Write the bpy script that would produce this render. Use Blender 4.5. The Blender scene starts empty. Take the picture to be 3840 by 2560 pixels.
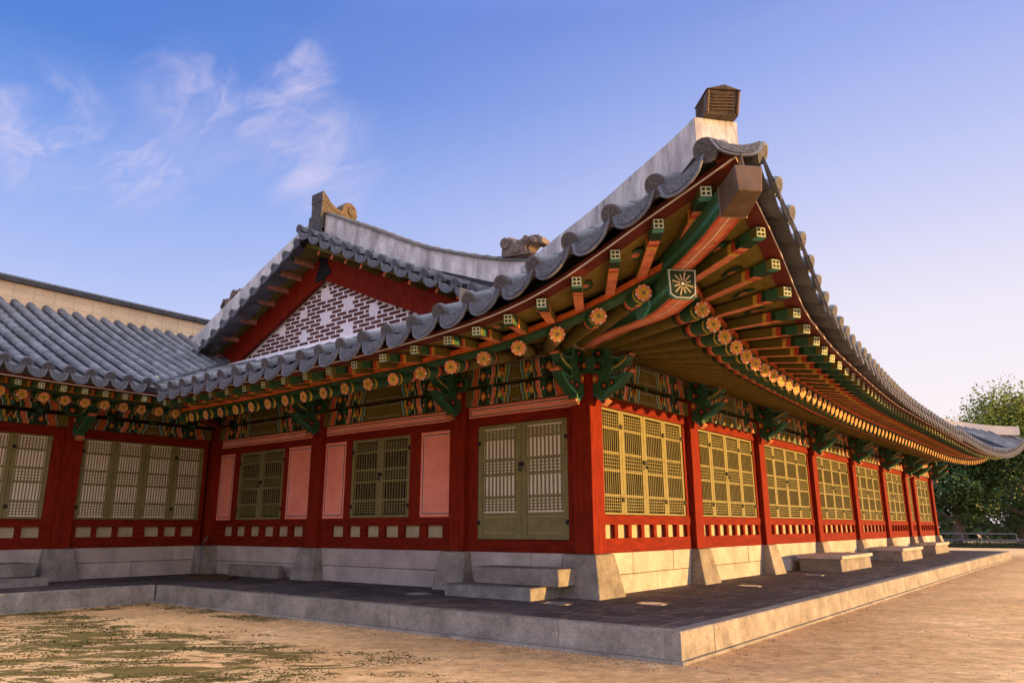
import bpy, math, random
from mathutils import Vector, Matrix
random.seed(7)
R = math.radians
C = bpy.context.scene.collection
sc = bpy.context.scene

# ------------------------------------------------------------------ camera
YAW, PITCH, ROLL = -0.6695, 0.2461, -0.0031
fwd = Vector((math.sin(YAW)*math.cos(PITCH), math.cos(YAW)*math.cos(PITCH), math.sin(PITCH)))
rgt = Vector((math.cos(YAW), -math.sin(YAW), 0)); upv = rgt.cross(fwd)
r2 = rgt*math.cos(ROLL) + upv*math.sin(ROLL); u2 = r2.cross(fwd)
cam = bpy.data.cameras.new('camera'); cam.sensor_width = 36; cam.lens = 2770.35/3840*36
cam.clip_end = 3000; cam.clip_start = 0.05
co = bpy.data.objects.new('camera', cam); C.objects.link(co)
m = Matrix((r2, u2, -fwd)).transposed().to_4x4(); m.translation = Vector((5.83, -9.2214, 0.9657))
co.matrix_world = m
sc.camera = co

# ------------------------------------------------------------------ world, sun, exposure
EXPO = .8
ZENITH_FILL = 3.5
SUN_AZ, SUN_EL = R(29.5), R(1.1)          # azimuth from +x towards +y
sdir = Vector((math.cos(SUN_AZ)*math.cos(SUN_EL), math.sin(SUN_AZ)*math.cos(SUN_EL), math.sin(SUN_EL)))
sun = bpy.data.lights.new('sun', 'SUN'); sun.energy = 5.0; sun.angle = R(0.6); sun.color = (1, .54, .15)
so = bpy.data.objects.new('sun', sun); C.objects.link(so)
so.rotation_euler = sdir.to_track_quat('Z', 'Y').to_euler()
so.location = (30, 20, 20)

def lin(c):
    return tuple((x/255/12.92 if x/255 <= .04045 else ((x/255+.055)/1.055)**2.4) for x in c)

world = bpy.data.worlds.new('World'); sc.world = world; world.use_nodes = True
MASKS = (((-.784, .395, .479), .9940, 1.0, .72), ((-.702, .462, .542), .9978, 1.0, .8), ((-.866, .262, .426), .9955, 1.0, .7), ((-.840, .358, .408), .9970, 1.0, .8), ((-.745, .460, .483), .9970, 1.0, .8), ((-.721, .522, .456), .9945, 1.0, .6))
def build_world():
    nt = world.node_tree; nt.nodes.clear(); N = nt.nodes; L = nt.links
    def nd(t, **k):
        n = N.new(t)
        for a, b in k.items(): setattr(n, a, b)
        return n
    def mth(op, a, b=None, clamp=False):
        n = nd('ShaderNodeMath', operation=op); n.use_clamp = clamp
        for i, v in enumerate((a, b)):
            if v is None: continue
            if isinstance(v, (int, float)): n.inputs[i].default_value = v
            else: L.new(v, n.inputs[i])
        return n.outputs[0]
    def mixc(f, a, b, bt='MIX'):
        n = nd('ShaderNodeMix', data_type='RGBA', blend_type=bt)
        for s, v in ((n.inputs[0], f), (n.inputs[6], a), (n.inputs[7], b)):
            if isinstance(v, (int, float)): s.default_value = v
            elif isinstance(v, tuple): s.default_value = (*v, 1)
            else: L.new(v, s)
        return n.outputs[2]
    def mr(v, a, b, c=0, d=1):
        n = nd('ShaderNodeMapRange', interpolation_type='SMOOTHSTEP'); L.new(v, n.inputs[0])
        for i, q in enumerate((a, b, c, d)): n.inputs[i+1].default_value = q
        return n.outputs[0]
    def dot(v, d):
        n = nd('ShaderNodeVectorMath', operation='DOT_PRODUCT'); L.new(v, n.inputs[0]); n.inputs[1].default_value = d
        return n.outputs['Value']
    def ramp(v, stops):
        n = nd('ShaderNodeValToRGB'); L.new(v, n.inputs[0]); e = n.color_ramp.elements
        while len(e) < len(stops): e.new(.5)
        for q, (p, c) in zip(e, stops): q.position = p; q.color = (*c, 1)
        return n.outputs[0]
    tc = nd('ShaderNodeTexCoord').outputs['Generated']
    sky = nd('ShaderNodeTexSky', sky_type='NISHITA', sun_disc=False, sun_elevation=SUN_EL)
    sky.sun_rotation = math.pi/2 - SUN_AZ
    sep = nd('ShaderNodeSeparateXYZ'); L.new(tc, sep.inputs[0]); z = sep.outputs[2]
    a = dot(tc, (math.cos(SUN_AZ), math.sin(SUN_AZ), 0))
    left = ramp(z, [(0, lin((225, 220, 248))), (.2, lin((204, 212, 250))), (.30, lin((172, 192, 246))), (.42, lin((134, 167, 238))), (.53, lin((84, 132, 218))), (.7, lin((60, 110, 205))), (1, lin((40, 80, 180)))])
    right = ramp(z, [(0, lin((253, 238, 238))), (.13, lin((253, 243, 248))), (.25, lin((240, 234, 250))), (.38, lin((205, 209, 248))), (.53, lin((160, 178, 240))), (.7, lin((100, 130, 215))), (1, lin((50, 90, 190)))])
    col = mixc(mr(a, -.72, .36), left, right)
    # cirrus wisps: stretched warped noise, gathered in one quarter of the sky
    pz = mth('ADD', z, .12)
    dv = nd('ShaderNodeVectorMath', operation='DIVIDE'); L.new(tc, dv.inputs[0])
    cb = nd('ShaderNodeCombineXYZ')
    for i in range(3): L.new(pz, cb.inputs[i])
    L.new(cb.outputs[0], dv.inputs[1])
    mp = nd('ShaderNodeMapping'); L.new(dv.outputs[0], mp.inputs[0])
    mp.inputs['Rotation'].default_value = (0, 0, R(38)); mp.inputs['Scale'].default_value = (1.1, 2.6, 0)
    w = nd('ShaderNodeTexNoise'); L.new(mp.outputs[0], w.inputs[0]); w.inputs['Scale'].default_value = 1.7; w.inputs['Detail'].default_value = 3
    wv = nd('ShaderNodeVectorMath', operation='SCALE'); L.new(w.outputs['Color'], wv.inputs[0]); wv.inputs[3].default_value = 1.0
    ad = nd('ShaderNodeVectorMath', operation='ADD'); L.new(mp.outputs[0], ad.inputs[0]); L.new(wv.outputs[0], ad.inputs[1])
    n1 = nd('ShaderNodeTexNoise'); L.new(ad.outputs[0], n1.inputs[0])
    n1.inputs['Scale'].default_value = 2.3; n1.inputs['Detail'].default_value = 9; n1.inputs['Roughness'].default_value = .62; n1.inputs['Distortion'].default_value = .4
    mask = None
    for d, lo, hi, k in MASKS:
        q = mth('MULTIPLY', mr(dot(tc, Vector(d).normalized()), lo, hi), k)
        mask = q if mask is None else mth('MAXIMUM', mask, q)
    dens = mr(mth('ADD', n1.outputs[0], mth('MULTIPLY', mask, .16)), .45, .88)
    c1 = mth('MULTIPLY', mth('MULTIPLY', dens, mask), 1.0, True)
    n2 = nd('ShaderNodeTexNoise'); L.new(ad.outputs[0], n2.inputs[0]); n2.inputs['Scale'].default_value = .9; n2.inputs['Detail'].default_value = 6
    c2 = mth('MULTIPLY', mr(n2.outputs[0], .42, .75), mth('ADD', .045, mth('MULTIPLY', mask, .40)))
    col = mixc(mth('MAXIMUM', c1, c2), col, lin((236, 222, 246)))
    # added fill light: sky brightened overhead and behind the camera, out of view
    boost = mth('ADD', mth('ADD', 1.0, mth('MULTIPLY', mr(dot(tc, (.70, -.71, .1)), -.1, .75), .55)), mth('MULTIPLY', mr(z, .60, .9), ZENITH_FILL))
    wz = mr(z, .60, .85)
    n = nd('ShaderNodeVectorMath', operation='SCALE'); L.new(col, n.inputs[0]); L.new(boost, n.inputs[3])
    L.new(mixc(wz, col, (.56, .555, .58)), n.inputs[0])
    warm = mixc(mr(dot(tc, (.70, -.71, 0)), 0, .9, 0, .5), n.outputs[0], mixc(1.0, n.outputs[0], (1.12, .93, .78), 'MULTIPLY'))
    # the gradients above are in display units: divide by the strength, then mix with the physical sky
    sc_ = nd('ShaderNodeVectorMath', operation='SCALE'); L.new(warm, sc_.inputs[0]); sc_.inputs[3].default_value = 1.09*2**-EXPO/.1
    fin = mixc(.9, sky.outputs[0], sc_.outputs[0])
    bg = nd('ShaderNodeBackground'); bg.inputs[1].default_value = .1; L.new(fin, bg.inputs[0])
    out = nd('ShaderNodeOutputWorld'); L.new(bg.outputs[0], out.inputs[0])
build_world()
vs = sc.view_settings; vs.view_transform = 'Standard'; vs.look = 'None'; vs.gamma = 1; vs.exposure = EXPO; vs.use_curve_mapping = False

# ------------------------------------------------------------------ materials
MATS = {}
def mat(name, col, rough=.7, var=.25, scale=6, bump=.0, bscale=40, metal=0, stretch=(1, 1, 1), spec=.3, col2=None, thr=None, pos=None, objvar=0, detail=5, fine=0, fscale=6, island=0):
    mt = bpy.data.materials.new(name); mt.use_nodes = True; nt = mt.node_tree; N = nt.nodes; L = nt.links
    b = N['Principled BSDF']; b.inputs['Roughness'].default_value = rough; b.inputs['Metallic'].default_value = metal
    b.inputs['Specular IOR Level'].default_value = spec
    tc = N.new('ShaderNodeTexCoord'); mp = N.new('ShaderNodeMapping'); L.new(tc.outputs['Object'], mp.inputs[0]); mp.inputs['Scale'].default_value = stretch
    nz = N.new('ShaderNodeTexNoise'); L.new(mp.outputs[0], nz.inputs[0]); nz.inputs['Scale'].default_value = scale; nz.inputs['Detail'].default_value = detail; nz.inputs['Roughness'].default_value = .6
    cr = N.new('ShaderNodeValToRGB'); L.new(nz.outputs[0], cr.inputs[0])
    lo = tuple(max(0, c*(1-var)) for c in col); hi = tuple(min(1, c*(1+var)) for c in (col2 or col))
    cr.color_ramp.elements[0].position, cr.color_ramp.elements[1].position = thr or (.32, .68)
    cr.color_ramp.elements[0].color = (*lo, 1); cr.color_ramp.elements[1].color = (*hi, 1)
    outc = cr.outputs[0]
    if fine:
        nf = N.new('ShaderNodeTexNoise'); L.new(mp.outputs[0], nf.inputs[0]); nf.inputs['Scale'].default_value = scale*fscale; nf.inputs['Detail'].default_value = 6; nf.inputs['Roughness'].default_value = .7; nf.inputs['Distortion'].default_value = 1.2
        rf_ = N.new('ShaderNodeMapRange'); L.new(nf.outputs[0], rf_.inputs[0]); rf_.inputs[1].default_value = .3; rf_.inputs[2].default_value = .7; rf_.inputs[3].default_value = 1-fine; rf_.inputs[4].default_value = 1+fine
        mf = N.new('ShaderNodeVectorMath'); mf.operation = 'SCALE'; L.new(outc, mf.inputs[0]); L.new(rf_.outputs[0], mf.inputs[3]); outc = mf.outputs[0]
    if island:
        ge = N.new('ShaderNodeNewGeometry'); ri = N.new('ShaderNodeMapRange'); L.new(ge.outputs['Random Per Island'], ri.inputs[0]); ri.inputs[3].default_value = 1-island; ri.inputs[4].default_value = 1+island
        mi_ = N.new('ShaderNodeVectorMath'); mi_.operation = 'SCALE'; L.new(outc, mi_.inputs[0]); L.new(ri.outputs[0], mi_.inputs[3]); outc = mi_.outputs[0]
    if objvar:
        oi = N.new('ShaderNodeObjectInfo'); h = N.new('ShaderNodeHueSaturation'); L.new(outc, h.inputs['Color'])
        mr_ = N.new('ShaderNodeMapRange'); L.new(oi.outputs['Random'], mr_.inputs[0]); mr_.inputs[3].default_value = 1-objvar; mr_.inputs[4].default_value = 1+objvar
        L.new(mr_.outputs[0], h.inputs['Value']); outc = h.outputs[0]
    L.new(outc, b.inputs['Base Color'])
    if bump:
        n2 = N.new('ShaderNodeTexNoise'); L.new(mp.outputs[0], n2.inputs[0]); n2.inputs['Scale'].default_value = bscale; n2.inputs['Detail'].default_value = 4
        bp = N.new('ShaderNodeBump'); bp.inputs['Strength'].default_value = bump; bp.inputs['Distance'].default_value = .02
        L.new(n2.outputs[0], bp.inputs['Height']); L.new(bp.outputs[0], b.inputs['Normal'])
    MATS[name] = mt; return mt

RED = mat('red_paint', (.205, .017, .005), .72, .3, 3, .35, 30, stretch=(6, 6, .8), spec=.10, fine=.36, fscale=5)
REDB = mat('red_beam_paint', (.19, .016, .005), .72, .3, 3, .35, 30, stretch=(1, 1, 6), spec=.10, fine=.36, fscale=5)
PINK = mat('pink_panel', (1.0, .31, .22), .8, .12, 2.5, .1, 40, fine=.10)
OLIVE = mat('olive_paint', (.145, .115, .022), .65, .22, 4, .1, 30)
OLIVEW = mat('window_paint', (.22, .195, .072), .6, .15, 8, .1, 60)
GREEN = mat('green_paint', (.030, .105, .050), .6, .25, 12)
DGREEN = mat('dark_green_paint', (.011, .034, .017), .6, .3, 12)
TEAL = mat('teal_paint', (.06, .24, .20), .6, .25, 14, fine=.2, objvar=.2)
ORANGE = mat('orange_paint', (.62, .13, .035), .6, .3, 9, fine=.2, objvar=.2)
SALMON = mat('salmon_paint', (.68, .22, .11), .6, .3, 9, fine=.2, objvar=.2)
YELLOW = mat('yellow_paint', (.65, .45, .06), .6, .2, 12, fine=.2, objvar=.2)
OCHRE = mat('ochre_paint', (.58, .34, .05), .6, .35, 40, fine=.2, objvar=.2)
STUB = mat('old_salmon_paint', (.42, .17, .10), .75, .3, 8)
PALE = mat('pale_green_paint', (.60, .62, .42), .7, .1, 12, fine=.2, objvar=.2)
PETAL = mat('petal_paint', (.66, .44, .36), .7, .15, 20)
WHITE = mat('white_paint', (.75, .70, .66), .7, .1, 12)
BLACK = mat('black_paint', (.012, .012, .012), .6, .2, 12)
CREAM = mat('cream_board', (.46, .40, .24), .8, .15, 5)
PAPER = mat('window_paper', (.92, .82, .68), .9, .05, 3)
DARK = mat('dark_interior', (.014, .013, .011), .9, .3, 3)
IRON = mat('black_iron', (.02, .02, .022), .5, .2, 20, metal=.3)
PLAST = mat('ridge_plaster', (.45, .43, .415), .9, .5, 1.4, .4, 14, detail=10, fine=.22, fscale=5, stretch=(2.2, 2.2, .8), thr=(.28, .62))
CREAM_SUNLIT = mat('cream_sunlit_ridge_plaster', (.90, .66, .38), .9, .10, 2, .12, 14, fine=.05)  # cream plaster with the missing warm sunlight put into its colour
PLASTW = mat('cream_plaster', (.66, .58, .47), .9, .10, 2, .12, 14)
TILE = mat('grey_roof_tile', (.120, .125, .142), .6, .28, 2.2, .3, 50, objvar=.06, fine=.22, fscale=9, island=.24)
TILEE = mat('tile_end_pattern', (.085, .085, .095), .7, .5, 38, .9, 60)
TDARK = mat('dark_ridge_tile', (.075, .070, .068), .7, .3, 8, .2, 40)
BRONZE = mat('ornament_clay', (.085, .060, .038), .6, .5, 10, .3, 40)
BEAST = mat('beast_clay', (.16, .12, .095), .75, .35, 9, .4, 40)
COPPER = mat('hip_cap_metal', (.13, .085, .055), .5, .3, 4, .1, 30, metal=.35)
BRICK = mat('gable_brick', (.13, .045, .032), .85, .3, 10, .2, 60, island=.3)
MORTAR = mat('gable_mortar', (.92, .86, .86), .9, .05, 4)
GRAN = mat('granite', (.275, .250, .207), .85, .32, 3.5, .6, 45, objvar=.10, detail=9, fine=.28, fscale=7, island=.10)
GRANW = mat('wall_granite', (.50, .44, .385), .85, .22, 2.5, .5, 45, detail=9, fine=.16, fscale=9, island=.10)
SOFF = mat('soffit_board', (.20, .145, .026), .75, .25, 3, .1, 30, stretch=(3, 3, 3))
BEIGE = mat('eave_plaster', (.40, .30, .22), .9, .15, 5)
WOODB = mat('cover_wood', (.11, .065, .02), .6, .3, 6, .2, 30)
MAROON = mat('dark_red_batten', (.10, .014, .008), .7, .25, 8)
RIM = mat('rafter_collar_red', (.45, .06, .03), .6, .2, 10)
GLASS = mat('light_glass', (.42, .50, .46), .25, .1, 10, spec=.6)
STEEL = mat('rail_steel', (.16, .17, .20), .4, .15, 10, metal=.5)
LEAF_SUNLIT = mat('leaf_sunlit_green', (.22, .245, .022), .6, .5, 1.2, island=.45)
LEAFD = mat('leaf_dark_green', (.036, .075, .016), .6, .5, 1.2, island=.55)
BARK = mat('bark', (.12, .09, .065), .9, .4, 6, .5, 30)
HEDGE = mat('hedge_leaf', (.025, .03, .012), .8, .4, 3)
GPANEL = mat('green_panel', (.02, .10, .06), .5, .2, 4)

# ------------------------------------------------------------------ mesh builder
class MB:
    def __init__(s): s.v = []; s.f = []; s.mi = []; s.ms = []
    def midx(s, m):
        if m not in s.ms: s.ms.append(m)
        return s.ms.index(m)
    def face(s, pts, m):
        b = len(s.v); s.v += [tuple(p) for p in pts]; s.f.append(tuple(range(b, b+len(pts)))); s.mi.append(s.midx(m))
    def add(s, vs_, fs, m):
        b = len(s.v); s.v += [tuple(p) for p in vs_]; k = s.midx(m)
        for f in fs: s.f.append(tuple(b+i for i in f)); s.mi.append(k)
    def hexa(s, p, m):   # p: 4 bottom, 4 top
        s.add(p, [(0, 3, 2, 1), (4, 5, 6, 7), (0, 1, 5, 4), (1, 2, 6, 5), (2, 3, 7, 6), (3, 0, 4, 7)], m)
    def box(s, x0, x1, y0, y1, z0, z1, m):
        s.hexa([(x0, y0, z0), (x1, y0, z0), (x1, y1, z0), (x0, y1, z0), (x0, y0, z1), (x1, y0, z1), (x1, y1, z1), (x0, y1, z1)], m)
    def beam(s, a, b, w, h, m, up=Vector((0, 0, 1))):   # box along a->b
        a, b = Vector(a), Vector(b); d = (b-a).normalized(); x = d.cross(up).normalized(); u = x.cross(d)
        p = []
        for q in (a, b):
            p.append([q-x*w/2-u*h/2, q+x*w/2-u*h/2, q+x*w/2+u*h/2, q-x*w/2+u*h/2])
        s.add(p[0]+p[1], [(0, 1, 2, 3), (7, 6, 5, 4), (0, 4, 5, 1), (1, 5, 6, 2), (2, 6, 7, 3), (3, 7, 4, 0)], m)
    def tube(s, pts, rad, m, n=8, cap=True, mats=None):
        pts = [Vector(p) for p in pts]
        if not isinstance(rad, (list, tuple)): rad = [rad]*len(pts)
        vs_ = []; ref = None
        for i, p in enumerate(pts):
            d = (pts[min(i+1, len(pts)-1)]-pts[max(i-1, 0)]).normalized()
            if ref is None: ref = d.orthogonal().normalized()
            x = (ref-d*ref.dot(d)).normalized(); ref = x; y = d.cross(x)
            vs_ += [p+(x*math.cos(2*math.pi*k/n)+y*math.sin(2*math.pi*k/n))*rad[i] for k in range(n)]
        b = len(s.v); s.v += [tuple(p) for p in vs_]
        for i in range(len(pts)-1):
            mm = s.midx(mats[i] if mats else m)
            for k in range(n):
                s.f.append((b+i*n+k, b+i*n+(k+1) % n, b+(i+1)*n+(k+1) % n, b+(i+1)*n+k)); s.mi.append(mm)
        if cap:
            s.f.append(tuple(b+k for k in range(n))[::-1]); s.mi.append(s.midx(mats[0] if mats else m))
            s.f.append(tuple(b+(len(pts)-1)*n+k for k in range(n))); s.mi.append(s.midx(mats[-1] if mats else m))
    def disc(s, c, nrm, r, m, n=14, ry=None, up=Vector((0, 0, 1))):
        c = Vector(c); nrm = Vector(nrm).normalized(); x = nrm.cross(up).normalized(); y = x.cross(nrm)
        s.face([c+x*math.cos(2*math.pi*k/n)*r+y*math.sin(2*math.pi*k/n)*(ry or r) for k in range(n)], m)
    def prism(s, poly, fn, w0, w1, m):     # poly of (a, b), fn(a, b, w) -> point
        n = len(poly); vs_ = [fn(a, b, w0) for a, b in poly]+[fn(a, b, w1) for a, b in poly]
        s.add(vs_, [tuple(range(n))[::-1], tuple(range(n, 2*n))]+[(k, (k+1) % n, n+(k+1) % n, n+k) for k in range(n)], m)
    def sweep(s, secs, m, cap=True):       # list of equal point rings
        n = len(secs[0]); b = len(s.v); k = s.midx(m)
        for r in secs: s.v += [tuple(p) for p in r]
        for i in range(len(secs)-1):
            for j in range(n):
                s.f.append((b+i*n+j, b+i*n+(j+1) % n, b+(i+1)*n+(j+1) % n, b+(i+1)*n+j)); s.mi.append(k)
        if cap:
            s.f.append(tuple(b+j for j in range(n))); s.mi.append(k); s.f.append(tuple(b+(len(secs)-1)*n+j for j in range(n))); s.mi.append(k)
    def grid(s, rows, m):
        n = len(rows[0]); b = len(s.v); k = s.midx(m)
        for r in rows: s.v += [tuple(p) for p in r]
        for i in range(len(rows)-1):
            for j in range(n-1):
                s.f.append((b+i*n+j, b+i*n+j+1, b+(i+1)*n+j+1, b+(i+1)*n+j)); s.mi.append(k)
    def build(s, name, parent=None, smooth=True, root=None, bevel=0):
        me = bpy.data.meshes.new(name)
        off = Vector((0, 0, 0)); p = parent
        while p is not None: off = off+p.location; p = p.parent
        me.from_pydata([tuple(Vector(q)-off) for q in s.v], [], s.f)
        for q in s.ms: me.materials.append(q)
        me.polygons.foreach_set('material_index', s.mi)
        if smooth:
            me.polygons.foreach_set('use_smooth', [True]*len(s.f)); me.set_sharp_from_angle(angle=R(38))
        o = bpy.data.objects.new(name, me); C.objects.link(o)
        if parent is not None: o.parent = parent
        if bevel:
            md = o.modifiers.new('bevel', 'BEVEL'); md.width = bevel; md.segments = 2; md.limit_method = 'ANGLE'
        return o
def tag(o, label=None, cat=None, group=None, kind=None):
    for k, v in (('label', label), ('category', cat), ('group', group), ('kind', kind)):
        if v: o[k] = v
    return o
def thing(name, loc, label, cat, group=None):
    o = bpy.data.objects.new(name, None); C.objects.link(o); o.location = loc; o.empty_display_size = .3
    return tag(o, label, cat, group)

# facade frames: u along the wall, d outward, z up
W = 10.2
def FS(u, d, z): return Vector((-u, -d, z))
def FL(u, d, z): return Vector((d, u, z))
def FW(u, d, z): return Vector((-W+d, -u, z))
def fb(mb, F, u0, u1, d0, d1, z0, z1, m):
    mb.hexa([F(u0, d0, z0), F(u1, d0, z0), F(u1, d1, z0), F(u0, d1, z0), F(u0, d0, z1), F(u1, d0, z1), F(u1, d1, z1), F(u0, d1, z1)], m)
def itp(x, xs, ys):
    if x <= xs[0]: return ys[0]
    for i in range(len(xs)-1):
        if x <= xs[i+1]:
            t = (x-xs[i])/(xs[i+1]-xs[i])
            # smooth (Catmull-Rom) where neighbours exist
            y0 = ys[max(i-1, 0)]; y1 = ys[i]; y2 = ys[i+1]; y3 = ys[min(i+2, len(ys)-1)]
            x0 = xs[max(i-1, 0)]; x3 = xs[min(i+2, len(xs)-1)]; h = xs[i+1]-xs[i]
            m1 = (y2-y0)/(xs[i+1]-x0)*h; m2 = (y3-y1)/(x3-xs[i])*h
            return (2*t**3-3*t*t+1)*y1+(t**3-2*t*t+t)*m1+(-2*t**3+3*t*t)*y2+(t**3-t*t)*m2
    return ys[-1]
GZ = -0.29     # courtyard ground

# ------------------------------------------------------------------ ground, terrace, kerb
def ground_material():
    mt = bpy.data.materials.new('sandy_ground'); mt.use_nodes = True; nt = mt.node_tree; N = nt.nodes; L = nt.links; b = N['Principled BSDF']
    b.inputs['Roughness'].default_value = .95; b.inputs['Specular IOR Level'].default_value = .15
    tc = N.new('ShaderNodeTexCoord').outputs['Object']
    def noise(scale, detail=6, rough=.6, st=None, dist=0):
        v = tc
        if st:
            mp = N.new('ShaderNodeMapping'); L.new(tc, mp.inputs[0]); mp.vector_type = 'TEXTURE'; mp.inputs['Scale'].default_value = st; mp.inputs['Rotation'].default_value = (0, 0, R(38)); v = mp.outputs[0]
        n = N.new('ShaderNodeTexNoise'); L.new(v, n.inputs[0]); n.inputs['Scale'].default_value = scale; n.inputs['Detail'].default_value = detail; n.inputs['Roughness'].default_value = rough; n.inputs['Distortion'].default_value = dist
        return n.outputs[0]
    def ramp(v, a, b_, ca, cb):
        n = N.new('ShaderNodeValToRGB'); L.new(v, n.inputs[0]); e = n.color_ramp.elements
        e[0].position = a; e[1].position = b_; e[0].color = (*ca, 1); e[1].color = (*cb, 1); return n.outputs[0]
    def mix(f, a, c, bt='MIX'):
        n = N.new('ShaderNodeMix'); n.data_type = 'RGBA'; n.blend_type = bt
        for s, v in ((n.inputs[0], f), (n.inputs[6], a), (n.inputs[7], c)):
            if isinstance(v, float): s.default_value = v
            elif isinstance(v, tuple): s.default_value = (*v, 1)
            else: L.new(v, s)
        return n.outputs[2]
    def mth(op, a, c, cl=False):
        n = N.new('ShaderNodeMath'); n.operation = op; n.use_clamp = cl
        for i, v in enumerate((a, c)):
            if isinstance(v, (int, float)): n.inputs[i].default_value = v
            else: L.new(v, n.inputs[i])
        return n.outputs[0]
    def mr(v, a, c):
        n = N.new('ShaderNodeMapRange'); n.interpolation_type = 'SMOOTHSTEP'; L.new(v, n.inputs[0]); n.inputs[1].default_value = a; n.inputs[2].default_value = c; return n.outputs[0]
    base = ramp(noise(.55, 8, .65), .3, .7, (.60, .31, .11), (.95, .62, .33))
    base = mix(.5, base, ramp(noise(4.5, 8, .7), .3, .7, (.50, .28, .12), (.92, .62, .34)))
    base = mix(mth('MULTIPLY', mth('GREATER_THAN', noise(30, 5, .78, (1.7, .7, 1)), .60), .55), base, (.27, .16, .085))
    mot = N.new('ShaderNodeVectorMath'); mot.operation = 'MULTIPLY'; L.new(base, mot.inputs[0]); L.new(ramp(noise(9, 10, .78, (1.2, .85, 1)), .32, .68, (.62, .56, .49), (1.42, 1.40, 1.32)), mot.inputs[1]); base = mot.outputs[0]  # dark flecks and mottling put the shading of the sand's relief into colour
    base = mix(mth('MULTIPLY', mr(noise(.8, 8, .68, (1.6, .7, 1)), .48, .70), .5), base, (.42, .25, .13))
    # moss: near-left quarter of the court and a strip by the kerb
    sp = N.new('ShaderNodeSeparateXYZ'); L.new(tc, sp.inputs[0]); x, y = sp.outputs[0], sp.outputs[1]
    m1 = mth('MULTIPLY', mr(x, 2.1, -1.2), mr(y, -3.5, -4.6))
    m2 = mth('MULTIPLY', mth('MULTIPLY', mr(y, -3.15, -2.7), mr(x, -2.5, -4.6)), .8)
    m3 = mth('MULTIPLY', mr(x, -6.7, -7.2), .8)
    mask = mth('MAXIMUM', mth('MAXIMUM', m1, m2), m3)
    n = noise(2.3, 9, .66, (1.7, .75, 1), .9)
    amt = mth('MULTIPLY', mr(mth('ADD', n, mth('MULTIPLY', mask, .13)), .59, .65), mr(mask, .05, .5))
    moss = ramp(noise(26, 5), .3, .7, (.085, .06, .012), (.17, .13, .03))
    colr = mix(mth('MULTIPLY', amt, .92), base, moss)
    L.new(colr, b.inputs['Base Color'])
    bp = N.new('ShaderNodeBump'); bp.inputs['Strength'].default_value = .8; bp.inputs['Distance'].default_value = .035
    h = mth('ADD', noise(6, 9, .72, (1.5, .7, 1)), mth('MULTIPLY', noise(50, 5, .75), .35)); h = mth('ADD', h, mth('MULTIPLY', amt, .35))
    L.new(h, bp.inputs['Height']); L.new(bp.outputs[0], b.inputs['Normal'])
    return mt
GROUND = ground_material()
g = MB(); S = 900
g.face([(-S, -S, GZ), (S, -S, GZ), (S, S, GZ), (-S, S, GZ)], GROUND)
tag(g.build('ground', smooth=False), 'sandy courtyard ground with moss patches at lower left', 'ground', kind='structure')

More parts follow.
